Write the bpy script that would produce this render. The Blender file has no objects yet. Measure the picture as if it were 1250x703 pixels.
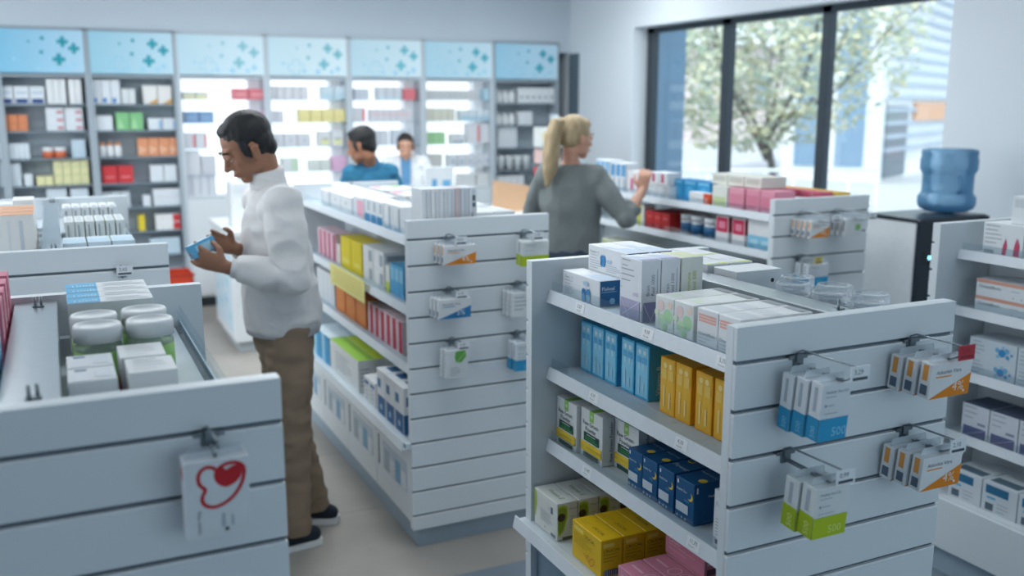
import bpy, bmesh, math, random
from mathutils import Vector, Matrix, noise
import numpy as np
random.seed(7)
SC = bpy.context.scene
COL = SC.collection
PI = math.pi
# ------------------------------------------------------------------ camera solution (1250 x 703 frame)
FPX, CX, CY, H = 1161.0, 625.0, 351.5, 1.80
PITCH = math.atan(223/1161.0); YAW = math.atan(565/(FPX/math.cos(PITCH)))
CF = Vector((math.sin(YAW)*math.cos(PITCH), math.cos(YAW)*math.cos(PITCH), -math.sin(PITCH)))
CR = Vector((math.cos(YAW), -math.sin(YAW), 0)); CU = CR.cross(CF)
EYE = Vector((0, 0, H))
def ray(x, y): return CF*FPX + CR*(x-CX) + CU*(CY-y)
def on_y(x, y, Y): d = ray(x, y); return EYE + d*(Y/d.y)
def on_x(x, y, X): d = ray(x, y); return EYE + d*(X/d.x)
def on_z(x, y, z): d = ray(x, y); return EYE + d*((z-H)/d.z)
def y_at(px, X, z):            # world Y of a point on the plane X at height z seen in column px
    k = (px-CX); a = CR.x*FPX - k*CF.x; b = CR.y*FPX - k*CF.y; c = -k*CF.z
    return -(a*X + c*(z-H))/b
def x_at(px, Y, z):
    k = (px-CX); a = CR.x*FPX - k*CF.x; b = CR.y*FPX - k*CF.y; c = -k*CF.z
    return -(b*Y + c*(z-H))/a
# ------------------------------------------------------------------ materials
def lin(h):
    if not isinstance(h, str): return tuple(h)
    h = h.lstrip('#'); v = [int(h[i:i+2], 16)/255 for i in (0, 2, 4)]
    return tuple((c/12.92 if c <= .04045 else ((c+.055)/1.055)**2.4) for c in v)
MC = {}
def mat(h, rough=.5, metal=0.0, emit=0.0, noise_amt=.04, scale=30.0, bump=0.0, bscale=200.0, name=None, spec=.4, sss=0, second=None, stretch=None):
    key = (str(h), rough, metal, emit, noise_amt, scale, bump, bscale, spec, sss, second, stretch)
    if key in MC: return MC[key]
    m = bpy.data.materials.new(name or 'paint_%s' % str(h).strip('#')); m.use_nodes = True
    nt = m.node_tree; b = nt.nodes['Principled BSDF']
    c = lin(h)
    b.inputs['Roughness'].default_value = rough; b.inputs['Metallic'].default_value = metal
    b.inputs['Specular IOR Level'].default_value = spec
    if sss: b.inputs['Subsurface Weight'].default_value = sss; b.inputs['Subsurface Radius'].default_value = (.02, .008, .004)
    tc = nt.nodes.new('ShaderNodeTexCoord'); src = tc.outputs['Object']
    if stretch:
        mp = nt.nodes.new('ShaderNodeMapping'); mp.inputs['Scale'].default_value = stretch
        nt.links.new(src, mp.inputs['Vector']); src = mp.outputs['Vector']
    n = nt.nodes.new('ShaderNodeTexNoise'); n.inputs['Scale'].default_value = scale; n.inputs['Detail'].default_value = 3
    nt.links.new(src, n.inputs['Vector'])
    mx = nt.nodes.new('ShaderNodeMix'); mx.data_type = 'RGBA'
    d = second and lin(second) or tuple(x*(1-noise_amt*2.5) for x in c)
    mx.inputs[6].default_value = (*c, 1); mx.inputs[7].default_value = (*d, 1)
    nt.links.new(n.outputs['Fac'], mx.inputs[0]); nt.links.new(mx.outputs[2], b.inputs['Base Color'])
    if emit:
        nt.links.new(mx.outputs[2], b.inputs['Emission Color']); b.inputs['Emission Strength'].default_value = emit
    if bump:
        n2 = nt.nodes.new('ShaderNodeTexNoise'); n2.inputs['Scale'].default_value = bscale; n2.inputs['Detail'].default_value = 2
        nt.links.new(src, n2.inputs['Vector'])
        bp = nt.nodes.new('ShaderNodeBump'); bp.inputs['Strength'].default_value = bump; bp.inputs['Distance'].default_value = .003
        nt.links.new(n2.outputs['Fac'], bp.inputs['Height']); nt.links.new(bp.outputs['Normal'], b.inputs['Normal'])
    MC[key] = m; return m
def clear(name, tint='#dfeef5', alpha=.12, rough=.05):
    if name in MC: return MC[name]
    m = bpy.data.materials.new(name); m.use_nodes = True; nt = m.node_tree; nt.nodes.clear()
    o = nt.nodes.new('ShaderNodeOutputMaterial'); t = nt.nodes.new('ShaderNodeBsdfTransparent'); g = nt.nodes.new('ShaderNodeBsdfPrincipled')
    t.inputs[0].default_value = (*[1-(1-x)*.45 for x in lin(tint)], 1); g.inputs['Base Color'].default_value = (*lin(tint), 1); g.inputs['Roughness'].default_value = rough
    mx = nt.nodes.new('ShaderNodeMixShader'); lw = nt.nodes.new('ShaderNodeLayerWeight'); lw.inputs[0].default_value = .35
    ma = nt.nodes.new('ShaderNodeMath'); ma.operation = 'MULTIPLY_ADD'; ma.inputs[1].default_value = .6; ma.inputs[2].default_value = alpha
    nt.links.new(lw.outputs['Fresnel'], ma.inputs[0]); nt.links.new(ma.outputs[0], mx.inputs[0])
    nt.links.new(t.outputs[0], mx.inputs[1]); nt.links.new(g.outputs[0], mx.inputs[2]); nt.links.new(mx.outputs[0], o.inputs[0])
    MC[name] = m; return m
WHITE = '#e4e9ec'
LAM = mat('#dce3e7', .38, name='white_laminate', noise_amt=.01, scale=3)
LAMS = mat('#c9d3da', .42, name='pale_shelf_metal', noise_amt=.01, scale=3)
ALU = mat('#c4ccd2', .28, .85, name='brushed_aluminium', noise_amt=.05, scale=40)
STEEL = mat('#8d979d', .3, .9, name='hook_steel', noise_amt=.05)
GROOVE = mat('#6b7782', .45, .4, name='groove_insert')
def glass(name, tint='#eef6f8', fac=.05):
    m = bpy.data.materials.new(name); m.use_nodes = True; nt = m.node_tree; nt.nodes.clear()
    o = nt.nodes.new('ShaderNodeOutputMaterial'); t = nt.nodes.new('ShaderNodeBsdfTransparent'); g = nt.nodes.new('ShaderNodeBsdfGlossy'); g.inputs['Roughness'].default_value = .02
    t.inputs[0].default_value = (*lin(tint), 1); mx = nt.nodes.new('ShaderNodeMixShader'); mx.inputs[0].default_value = fac
    nt.links.new(t.outputs[0], mx.inputs[1]); nt.links.new(g.outputs[0], mx.inputs[2]); nt.links.new(mx.outputs[0], o.inputs[0]); return m
GUARD = glass('clear_acrylic', '#f7fbfd', .09)
FILM = clear('clear_film', '#eef4f8', .10)
# ------------------------------------------------------------------ mesh building
class MB:
    def __init__(s): s.v = []; s.f = []; s.mi = []; s.sm = []; s.mats = []
    def m(s, mt):
        if mt not in s.mats: s.mats.append(mt)
        return s.mats.index(mt)
    def add(s, vs, fs, mt, smooth=False):
        b = len(s.v); s.v += [tuple(v) for v in vs]; k = s.m(mt)
        for f in fs: s.f.append([b+i for i in f]); s.mi.append(k); s.sm.append(smooth)
    def box(s, x0, y0, z0, x1, y1, z1, mt, bev=0.0):
        if x0 > x1: x0, x1 = x1, x0
        if y0 > y1: y0, y1 = y1, y0
        if z0 > z1: z0, z1 = z1, z0
        if bev <= 0 or min(x1-x0, y1-y0, z1-z0) < bev*2.2:
            vs = [(x, y, z) for x in (x0, x1) for y in (y0, y1) for z in (z0, z1)]
            s.add(vs, [(0,1,3,2),(4,6,7,5),(0,4,5,1),(2,3,7,6),(0,2,6,4),(1,5,7,3)], mt); return
        b = bev; vs = []; idx = {}
        for i, x in enumerate((x0, x1)):
            for j, y in enumerate((y0, y1)):
                for k, z in enumerate((z0, z1)):
                    xi = x+b*(1 if i == 0 else -1); yi = y+b*(1 if j == 0 else -1); zi = z+b*(1 if k == 0 else -1)
                    idx[i,j,k,0] = len(vs); vs.append((x, yi, zi)); idx[i,j,k,1] = len(vs); vs.append((xi, y, zi)); idx[i,j,k,2] = len(vs); vs.append((xi, yi, z))
        fs = []
        for i in (0, 1):
            q = [(0,0),(0,1),(1,1),(1,0)]
            if i: q = q[::-1]
            fs.append([idx[i,a,c,0] for a, c in q]); fs.append([idx[a,i,c,1] for a, c in q[::-1]]); fs.append([idx[a,c,i,2] for a, c in q])
        for i in (0, 1):
            for j in (0, 1):
                f = [idx[i,j,0,0], idx[i,j,0,1], idx[i,j,1,1], idx[i,j,1,0]]; fs.append(f if (i == j) else f[::-1])
                f = [idx[i,0,j,0], idx[i,1,j,0], idx[i,1,j,2], idx[i,0,j,2]]; fs.append(f if (i == j) else f[::-1])
                f = [idx[0,i,j,1], idx[0,i,j,2], idx[1,i,j,2], idx[1,i,j,1]]; fs.append(f if (i == j) else f[::-1])
                for k in (0, 1):
                    f = [idx[i,j,k,0], idx[i,j,k,1], idx[i,j,k,2]]; fs.append(f if (i+j+k) % 2 else f[::-1])
        s.add(vs, fs, mt)
    def prism(s, pts, axis, a, b, mt):     # polygon in the plane normal to axis, extruded a..b
        n = len(pts)
        def P(p, t):
            if axis == 0: return (t, p[0], p[1])
            if axis == 1: return (p[0], t, p[1])
            return (p[0], p[1], t)
        s.add([P(p, a) for p in pts]+[P(p, b) for p in pts], [list(range(n))[::-1], [n+i for i in range(n)]]+[[i, (i+1) % n, n+(i+1) % n, n+i] for i in range(n)], mt)
    def tube(s, pts, rad, mt, seg=10, cap=True, ref=None, smooth=True, round_caps=False):
        pts = [Vector(p) for p in pts]; n = len(pts)
        if not isinstance(rad, (list, tuple)): rad = [rad]*n
        rad = [r if isinstance(r, (list, tuple)) else (r, r) for r in rad]
        if round_caps:
            t0 = (pts[0]-pts[1]).normalized(); t1 = (pts[-1]-pts[-2]).normalized()
            r0, r1 = min(rad[0]), min(rad[-1])
            pre = [pts[0]+t0*r0*math.sin(a) for a in (1.35, 1.0, .55)]; prer = [tuple(x*math.cos(a) for x in rad[0]) for a in (1.35, 1.0, .55)]
            post = [pts[-1]+t1*r1*math.sin(a) for a in (.55, 1.0, 1.35)]; postr = [tuple(x*math.cos(a) for x in rad[-1]) for a in (.55, 1.0, 1.35)]
            pts = pre+pts+post; rad = prer+rad+postr; n = len(pts)
        vs = []; u = None
        for i in range(n):
            t = (pts[min(i+1, n-1)]-pts[max(i-1, 0)]).normalized()
            if ref is not None: u = Vector(ref)
            elif u is None: u = Vector((0, 0, 1)) if abs(t.z) < .9 else Vector((1, 0, 0))
            u = (u-t*u.dot(t)).normalized(); w = t.cross(u)
            for k in range(seg):
                a = 2*PI*k/seg; vs.append(pts[i]+u*math.cos(a)*rad[i][0]+w*math.sin(a)*rad[i][1])
        fs = [[i*seg+k, i*seg+(k+1) % seg, (i+1)*seg+(k+1) % seg, (i+1)*seg+k] for i in range(n-1) for k in range(seg)]
        if cap: fs += [list(range(seg))[::-1], [(n-1)*seg+k for k in range(seg)]]
        s.add(vs, fs, mt, smooth)
    def lathe(s, prof, c, mt, seg=20, smooth=True, ax=(1, 1)):
        vs = []; n = len(prof)
        for r, z in prof:
            for k in range(seg):
                a = 2*PI*k/seg; vs.append((c[0]+r*ax[0]*math.cos(a), c[1]+r*ax[1]*math.sin(a), c[2]+z))
        fs = [[i*seg+k, i*seg+(k+1) % seg, (i+1)*seg+(k+1) % seg, (i+1)*seg+k] for i in range(n-1) for k in range(seg)]
        fs += [list(range(seg))[::-1], [(n-1)*seg+k for k in range(seg)]]
        s.add(vs, fs, mt, smooth)
    def ell(s, c, r, mt, rot=None, nu=16, nv=10):
        vs = []; c = Vector(c)
        for j in range(1, nv):
            for i in range(nu):
                p = Vector((r[0]*math.sin(PI*j/nv)*math.cos(2*PI*i/nu), r[1]*math.sin(PI*j/nv)*math.sin(2*PI*i/nu), r[2]*math.cos(PI*j/nv)))
                vs.append(c+(rot @ p if rot is not None else p))
        t = Vector((0, 0, r[2])); a = len(vs); vs += [c+(rot @ t if rot is not None else t), c-(rot @ t if rot is not None else t)]
        fs = [[j*nu+i, (j+1)*nu+i, (j+1)*nu+(i+1) % nu, j*nu+(i+1) % nu] for j in range(nv-2) for i in range(nu)]
        fs += [[a, i, (i+1) % nu] for i in range(nu)]+[[a+1, (nv-2)*nu+(i+1) % nu, (nv-2)*nu+i] for i in range(nu)]
        s.add(vs, fs, mt, True)
    def mesh(s, name):
        me = bpy.data.meshes.new(name); me.from_pydata(s.v, [], s.f)
        for m_ in s.mats: me.materials.append(m_)
        me.polygons.foreach_set('material_index', s.mi); me.polygons.foreach_set('use_smooth', s.sm); me.update(); return me
    def build(s, name, parent=None, loc=None):
        o = bpy.data.objects.new(name, s.mesh(name)); COL.objects.link(o)
        if parent: o.parent = parent
        if loc is not None: o.location = loc
        return o
def tag(o, label=None, cat=None, group=None, kind=None):
    if label:
        n = len(label.split()); assert 4 <= n <= 16, (n, label)
        o['label'] = label
    if cat: o['category'] = cat
    if group: o['group'] = group
    if kind: o['kind'] = kind
    return o
def empty(name, loc, rz=0.0):
    o = bpy.data.objects.new(name, None); COL.objects.link(o); o.location = loc; o.rotation_euler = (0, 0, rz); o.empty_display_size = .1; return o
def struct(mb, name): return tag(mb.build(name), kind='structure')
ORD = ['first', 'second', 'third', 'fourth', 'fifth', 'sixth', 'seventh', 'eighth', 'ninth', 'tenth', 'eleventh', 'twelfth']
# ------------------------------------------------------------------ lettering
TXT = {}
def text_geom(st):
    if st in TXT: return TXT[st]
    cu = bpy.data.curves.new('lettering', 'FONT'); cu.body = st; cu.size = 1; cu.resolution_u = 2
    ob = bpy.data.objects.new('lettering', cu); COL.objects.link(ob)
    me = ob.to_mesh(); vs = [tuple(v.co) for v in me.vertices]; fs = [tuple(p.vertices) for p in me.polygons]
    ob.to_mesh_clear(); bpy.data.objects.remove(ob); bpy.data.curves.remove(cu)
    w = max([v[0] for v in vs] or [1]); TXT[st] = (vs, fs, w); return TXT[st]
# faces of a carton: origin, u, v, normal in local coordinates
def faceframe(face, w, d, h):
    if face == 'F': return Vector((-w/2, -d/2, 0)), Vector((1,0,0)), Vector((0,0,1)), Vector((0,-1,0)), w, h
    if face == 'B': return Vector((w/2, d/2, 0)), Vector((-1,0,0)), Vector((0,0,1)), Vector((0,1,0)), w, h
    if face == 'R': return Vector((w/2, -d/2, 0)), Vector((0,1,0)), Vector((0,0,1)), Vector((1,0,0)), d, h
    if face == 'L': return Vector((-w/2, d/2, 0)), Vector((0,-1,0)), Vector((0,0,1)), Vector((-1,0,0)), d, h
    if face == 'T': return Vector((-w/2, -d/2, h)), Vector((1,0,0)), Vector((0,1,0)), Vector((0,0,1)), w, d
def put_decals(mb, dims, decals):
    w, d, h = dims
    for face, items in decals.items():
        o, u, v, n, fw, fh = faceframe(face, w, d, h)
        for k, it in enumerate(items):
            off = .0003+.00025*k; ty = it[0]
            if ty == 'r':
                _, x0, y0, x1, y1, c = it; pts = [(x0,y0),(x1,y0),(x1,y1),(x0,y1)]
                mb.add([o+u*(a*fw)+v*(b*fh)+n*off for a, b in pts], [(0,1,2,3)], mat(c))
            elif ty == 'p':
                pts = it[1]; mb.add([o+u*(a*fw)+v*(b*fh)+n*off for a, b in pts], [tuple(range(len(pts)))], mat(it[2]))
            elif ty == 'd':
                _, cx, cy, r, c = it[:5]; asp = it[5] if len(it) > 5 else 1
                mb.add([o+u*(cx*fw+r*fh*asp*math.cos(t*PI/8))+v*(cy*fh+r*fh*math.sin(t*PI/8))+n*off for t in range(16)], [tuple(range(16))], mat(c))
            elif ty == 'o':      # outline from points, closed, width in metres
                _, pts, wd, c, closed = it; P = [(a*fw, b*fh) for a, b in pts]; nn = len(P)
                for i in range(nn if closed else nn-1):
                    a = Vector(P[i]); b = Vector(P[(i+1) % nn]); t = (b-a).normalized()*wd/2; q = Vector((-t.y, t.x)); a = a-t; b = b+t
                    mb.add([o+u*p.x+v*p.y+n*(off+.00002*i) for p in (a-q, b-q, b+q, a+q)], [(0,1,2,3)], mat(c))
            elif ty == 't':
                _, st, x, y, hh, c = it[:6]; rot = it[6] if len(it) > 6 else 0; maxw = it[7] if len(it) > 7 else None
                vs, fs, tw = text_geom(st); s = hh*fh
                if rot: s = hh*fw
                if maxw: s = min(s, maxw*(fh if rot else fw)/tw)
                if rot: P = [(x*fw-b*s, y*fh+a*s) for a, b, _z in vs]
                else: P = [(x*fw+a*s, y*fh+b*s) for a, b, _z in vs]
                mb.add([o+u*a+v*b+n*off for a, b in P], fs, mat(c))
KM = {}
def carton_mesh(key, dims, base, decals=None, flap=True):
    k = (key, tuple(round(x, 4) for x in dims))
    if k in KM: return KM[k]
    w, d, h = dims; mb = MB(); bev = min(.0012, min(dims)*.06)
    mb.box(-w/2, -d/2, 0, w/2, d/2, h, mat(base, .42), bev)
    dd = dict(decals or {})
    put_decals(mb, dims, dd)
    KM[k] = mb.mesh(key); return KM[k]
def place(mesh, name, loc, rz, label, cat, group=None, tilt=None):
    o = bpy.data.objects.new(name, mesh); COL.objects.link(o); o.location = loc; o.rotation_euler = (tilt[0] if tilt else 0, tilt[1] if tilt else 0, rz)
    return tag(o, label, cat, group)
RL, RF, RR = -PI/2, 0.0, PI/2        # carton fronts facing -X, -Y, +X
# ================================================================== ROOM
XW, YB, ZC = 4.897, 9.25, 3.05
WALL = mat('#c3ced8', .8, name='wall_paint', noise_amt=.015, scale=2, bump=.05)
WALLW = mat('#d9e0e6', .8, name='window_wall_paint', noise_amt=.015, scale=2, bump=.05)
TILE = mat('#a9a49d', .42, name='floor_tile', noise_amt=.10, scale=5, second='#938e87', bump=.04, bscale=60)
TILE2 = mat('#7f8d98', .42, name='grey_blue_floor', noise_amt=.10, scale=6, bump=.03)
m = MB(); m.box(-3.2, 3.19, -.05, XW+.2, YB+.1, 0, TILE)
for k in range(1, 9): m.box(-3.2, 3.19+.75*k-.0015, 0, XW, 3.19+.75*k+.0015, .0004, mat('#857f78'))
struct(m, 'floor')
m = MB(); m.box(-3.2, -2.1, -.05, XW+.2, 3.19, 0, TILE2); struct(m, 'floor')
m = MB(); m.box(-3.2, -2.1, ZC, XW+.2, YB+.1, ZC+.1, mat('#e2e6e9', .9)); struct(m, 'ceiling')
m = MB(); m.box(-3.2, YB, 0, XW+.2, YB+.1, 2.33, mat('#8d9aa5', .8)); m.box(-3.2, 8.87, 2.33, XW+.2, YB+.1, ZC, WALL); struct(m, 'wall_back')
LWY = ((.6, 3.4), (4.2, 7.2))  # unseen openings added for the left fill lights
m = MB(); m.box(-3.3, -2.1, 0, -3.2, YB+.1, .9, WALL); m.box(-3.3, -2.1, 2.6, -3.2, YB+.1, ZC, WALL)
for a, b in ((-2.1, LWY[0][0]), (LWY[0][1], LWY[1][0]), (LWY[1][1], YB+.1)): m.box(-3.3, a, .9, -3.2, b, 2.6, WALL)
struct(m, 'wall_left')
for k, (a, b) in enumerate(LWY):
    m = MB(); fr = mat('#3a444d', .45, .3, name='dark_window_frame')
    for y in (a, (a+b)/2-.03, b-.06): m.box(-3.27, y, .9, -3.21, y+.06, 2.6, fr)
    m.box(-3.27, a, .9, -3.21, b, .96, fr); m.box(-3.27, a, 2.54, -3.21, b, 2.6, fr); struct(m, 'window_%d' % (k+2))  # unseen windows, added to go with the left fill lights
m = MB(); m.box(-3.3, -2.2, 0, XW+.2, -2.1, ZC, WALL); struct(m, 'wall_front')
WY0, WY1, WT = 4.16, 7.655, 2.50
m = MB(); m.box(XW, WY1, 0, XW+.2, YB, ZC, WALLW); m.box(XW, -2.1, 0, XW+.2, WY0, ZC, WALLW)
m.box(XW, WY0, WT, XW+.2, WY1, ZC, WALLW); m.box(XW, WY0, 0, XW+.2, WY1, .12, WALLW); struct(m, 'wall_right')
m = MB(); m.box(XW-.006, 8.66, .0, XW, 8.87, 2.32, mat('#5d6d79', .7)); struct(m, 'trim_1')
m = MB(); m.box(XW-.012, 7.66, 0, XW, 8.66, .09, LAM); struct(m, 'baseboard_right')
# window: dark frame, three panes
FRM = mat('#3a444d', .45, .3, name='dark_window_frame')
w = empty('window_1', (XW+.17, (WY0+WY1)/2, .12)); tag(w, kind='structure')
def wloc(mb, nm): o = mb.build(nm, w); o.location = (-w.location.x, -w.location.y, -w.location.z); return o
X0 = XW+.15
m = MB(); m.box(X0, WY0, WT-.05, X0+.06, WY1, WT, FRM); m.box(X0, WY0, .12, X0+.06, WY1, .18, FRM)
for a, b in ((7.545, 7.655), (6.433, 6.545), (5.315, 5.405), (WY0, WY0+.06)): m.box(X0, a, .12, X0+.06, b, WT, FRM, .004)
wloc(m, 'window_frame')
PANE = glass('window_glass')
for a, b in ((6.545, 7.545), (5.405, 6.433), (WY0+.06, 5.315)):
    m = MB(); m.box(X0+.025, a, .18, X0+.031, b, WT-.05, PANE); wloc(m, 'glass_pane')
m = MB(); m.box(XW-.02, WY0, .10, XW+.15, WY1, .125, LAM); struct(m, 'trim_2')
m = MB(); m.box(XW+.2, 7.56, 0, XW+.52, 7.9, 3.4, mat('#6f8ea9', .5)); struct(m, 'trim_3')
# ================================================================== OUTSIDE
m = MB(); m.box(XW+.2, -6, -.25, 70, 70, -.12, mat('#c9c9cc', .9, name='pavement', noise_amt=.08, scale=2)); struct(m, 'ground_outside')
def bld(name, corner, az, L, Dp, Ht, wallm, nf, nw, label, win='#8fa3b5', lines=False, side=None):
    b = empty(name, (corner[0], corner[1], -.12), PI/2-math.radians(az))
    mb = MB(); mb.box(0, 0, 0, L, Dp, Ht, wallm, .02)
    if lines:
        for k in range(nf):
            z = Ht*(.12+.74*k/nf); mb.box(.6, -.10, z, L-.3, 0, z+.10, mat('#aebccb'))
    mb.build('wall', b)
    mb = MB(); mb.box(-1.0, -1.0, Ht, L+1, Dp+1, Ht+.7, mat('#f0f2f4')); mb.build('roof', b)
    if not lines:
        for i in range(nf):
            for k in range(nw):
                x = L*(k+.5)/nw; z = Ht*(i+.35)/nf
                mb = MB(); mb.box(x-.45, -.08, z, x+.45, .02, z+Ht/nf*.42, mat('#e8e8ea')); f = mb.build('window', b)
                mb = MB(); mb.box(x-.38, -.10, z+.07, x+.38, -.075, z+Ht/nf*.42-.07, mat(win, .2)); mb.build('pane', f)
    else:
        mb = MB(); mb.box(.3, -.06, Ht-1.3, L, 0.01, Ht-.35, mat('#5f7f9c', .3)); mb.build('window_band', b)
        for k in range(2):
            mb = MB(); mb.box(-.06, .3+k*1.05, .4, .01, 1.0+k*1.05, Ht-.6, mat('#7f9ab3', .25)); mb.build('window', b)
        mb = MB(); mb.box(.6, -.05, .1, 2.6, .01, 1.9, mat('#5c6b78', .3)); mb.build('window', b)
        mb = MB(); mb.box(3.2, -.12, 1.5, 7.5, .01, 2.0, mat('#d9a887')); mb.build('shop_sign', b)
    tag(b, label, 'building'); return b
c = on_y(1078, 60, 17.5)
bld('office_building', (c.x, c.y), 62, 16, 2.4, 6.3, mat('#eef1f4', .7), 14, 1, 'white building with horizontal louvre lines and overhanging roof beyond the window', lines=True)
c = on_y(1045, 60, 34)
bld('town_house', (16, 44), 98, 24, 6, 5.0, mat('#e6d5d6', .9), 1, 7, 'low pale pink building with small windows far behind the tree')
m = MB(); m.tube([(12.9, 13.6, -.12), (12.9, 13.6, 4.2)], [.05, .035], mat('#b9bec4')); m.tube([(12.9, 13.6, 4.2), (13.3, 13.1, 4.35), (13.6, 12.7, 4.3)], .03, mat('#b9bec4'))
m.box(13.45, 12.4, 4.25, 13.75, 12.8, 4.32, mat('#d5d8db')); tag(m.build('street_lamp'), 'thin pale street lamp standing before the white louvred building', 'street lamp')
m = MB()
for k in range(9): m.tube([(6.6+.35*k, 9.9-.12*k, -.12), (6.6+.35*k, 9.9-.12*k, 1.0)], .02, mat('#e9ecef'), 6)
for z in (1.0, .55): m.tube([(6.6, 9.9, z), (9.4, 8.94, z)], .022, mat('#e9ecef'), 6)
tag(m.build('street_railing'), 'white metal railing on the pavement outside the window', 'railing')
t = empty('street_tree', (9.9, 11.5, -.12)); tag(t, 'leafy pale green tree standing outside the window', 'tree')
BK = mat('#6d6660', .9, name='bark', noise_amt=.15, bump=.3, bscale=20)
m = MB(); m.tube([(0,0,0), (.05,.02,.9), (-.1,.05,1.5)], [.075,.06,.05], BK, 10)
tips = []
R2 = random.Random(3)
for k in range(11):
    a = k*2.4; r = .5+R2.random()*1.3; h = 1.9+R2.random()*2.4
    p0 = Vector((-.1, .05, 1.1+.04*k)); p2 = Vector((math.cos(a)*r, math.sin(a)*r, h)); p1 = (p0+p2)/2+Vector((math.cos(a)*.15, math.sin(a)*.15, -.15))
    m.tube([p0, p1, p2], [.032, .020, .007], BK, 7); tips.append(p2)
    for j in range(3):
        q = p1.lerp(p2, .3*j+.1); e = q+Vector((R2.uniform(-.7,.7), R2.uniform(-.7,.7), R2.uniform(.1,.7))); m.tube([q, e], [.010, .004], BK, 5); tips.append(e)
m.build('trunk', t)
m = MB(); LF = [mat(c_, .6, name='leaf') for c_ in ('#d0d3b8', '#b6c0a8', '#dedcc6', '#a3b3a3', '#ddd6b2')]
for k in range(13000):
    while True:
        p = Vector((R2.uniform(-1,1), R2.uniform(-1,1), R2.uniform(-1,1)))
        if p.length < 1 and noise.noise(p*3.1) > -.22: break
    p = Vector((p.x*2.6-.35, p.y*2.6+.3, 3.1+p.z*1.9)); u = Vector((R2.gauss(0,1), R2.gauss(0,1), R2.gauss(0,1))).normalized(); v = u.orthogonal().normalized(); s_ = R2.uniform(.04, .085)
    m.add([p-u*s_, p-v*s_*.55+u*.01, p+u*s_, p+v*s_*.55], [(0,1,2,3)], LF[k % 5])
m.build('foliage', t)
# ================================================================== SHELVING BAYS ON THE BACK WALL
YF = 8.85
BX = [-1.06, -.36, .315, 1.015, 1.785, 2.545, 3.28, 4.025, 4.765]
BNAME = ['cropped', 'leftmost', 'second', 'first backlit', 'second backlit', 'third backlit', 'fourth backlit', 'rightmost']
LIT = [0, 0, 0, 1, 1, 1, 1, 0]
BACKL = mat('#f6fafc', .6, emit=1.05, name='light_panel', noise_amt=0)
BCOL = ['#7fb9d4', '#72b3d2', '#8fc0d4', '#b2d0dc', '#bcd6df', '#b4d2dd', '#a4cbdb', '#8fc0d8']  # haze over the backlit middle bays is mixed into their paler colours
GREYM = mat('#a0acb5', .55, name='grey_shelf_panel', noise_amt=.03)
GREYB = mat('#b3c0c9', .6, name='grey_back_panel', noise_amt=.05, scale=4)
CASE = mat('#c3ccd3', .5, name='pale_shelf_case', noise_amt=.02)
SHZ = {}
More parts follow.
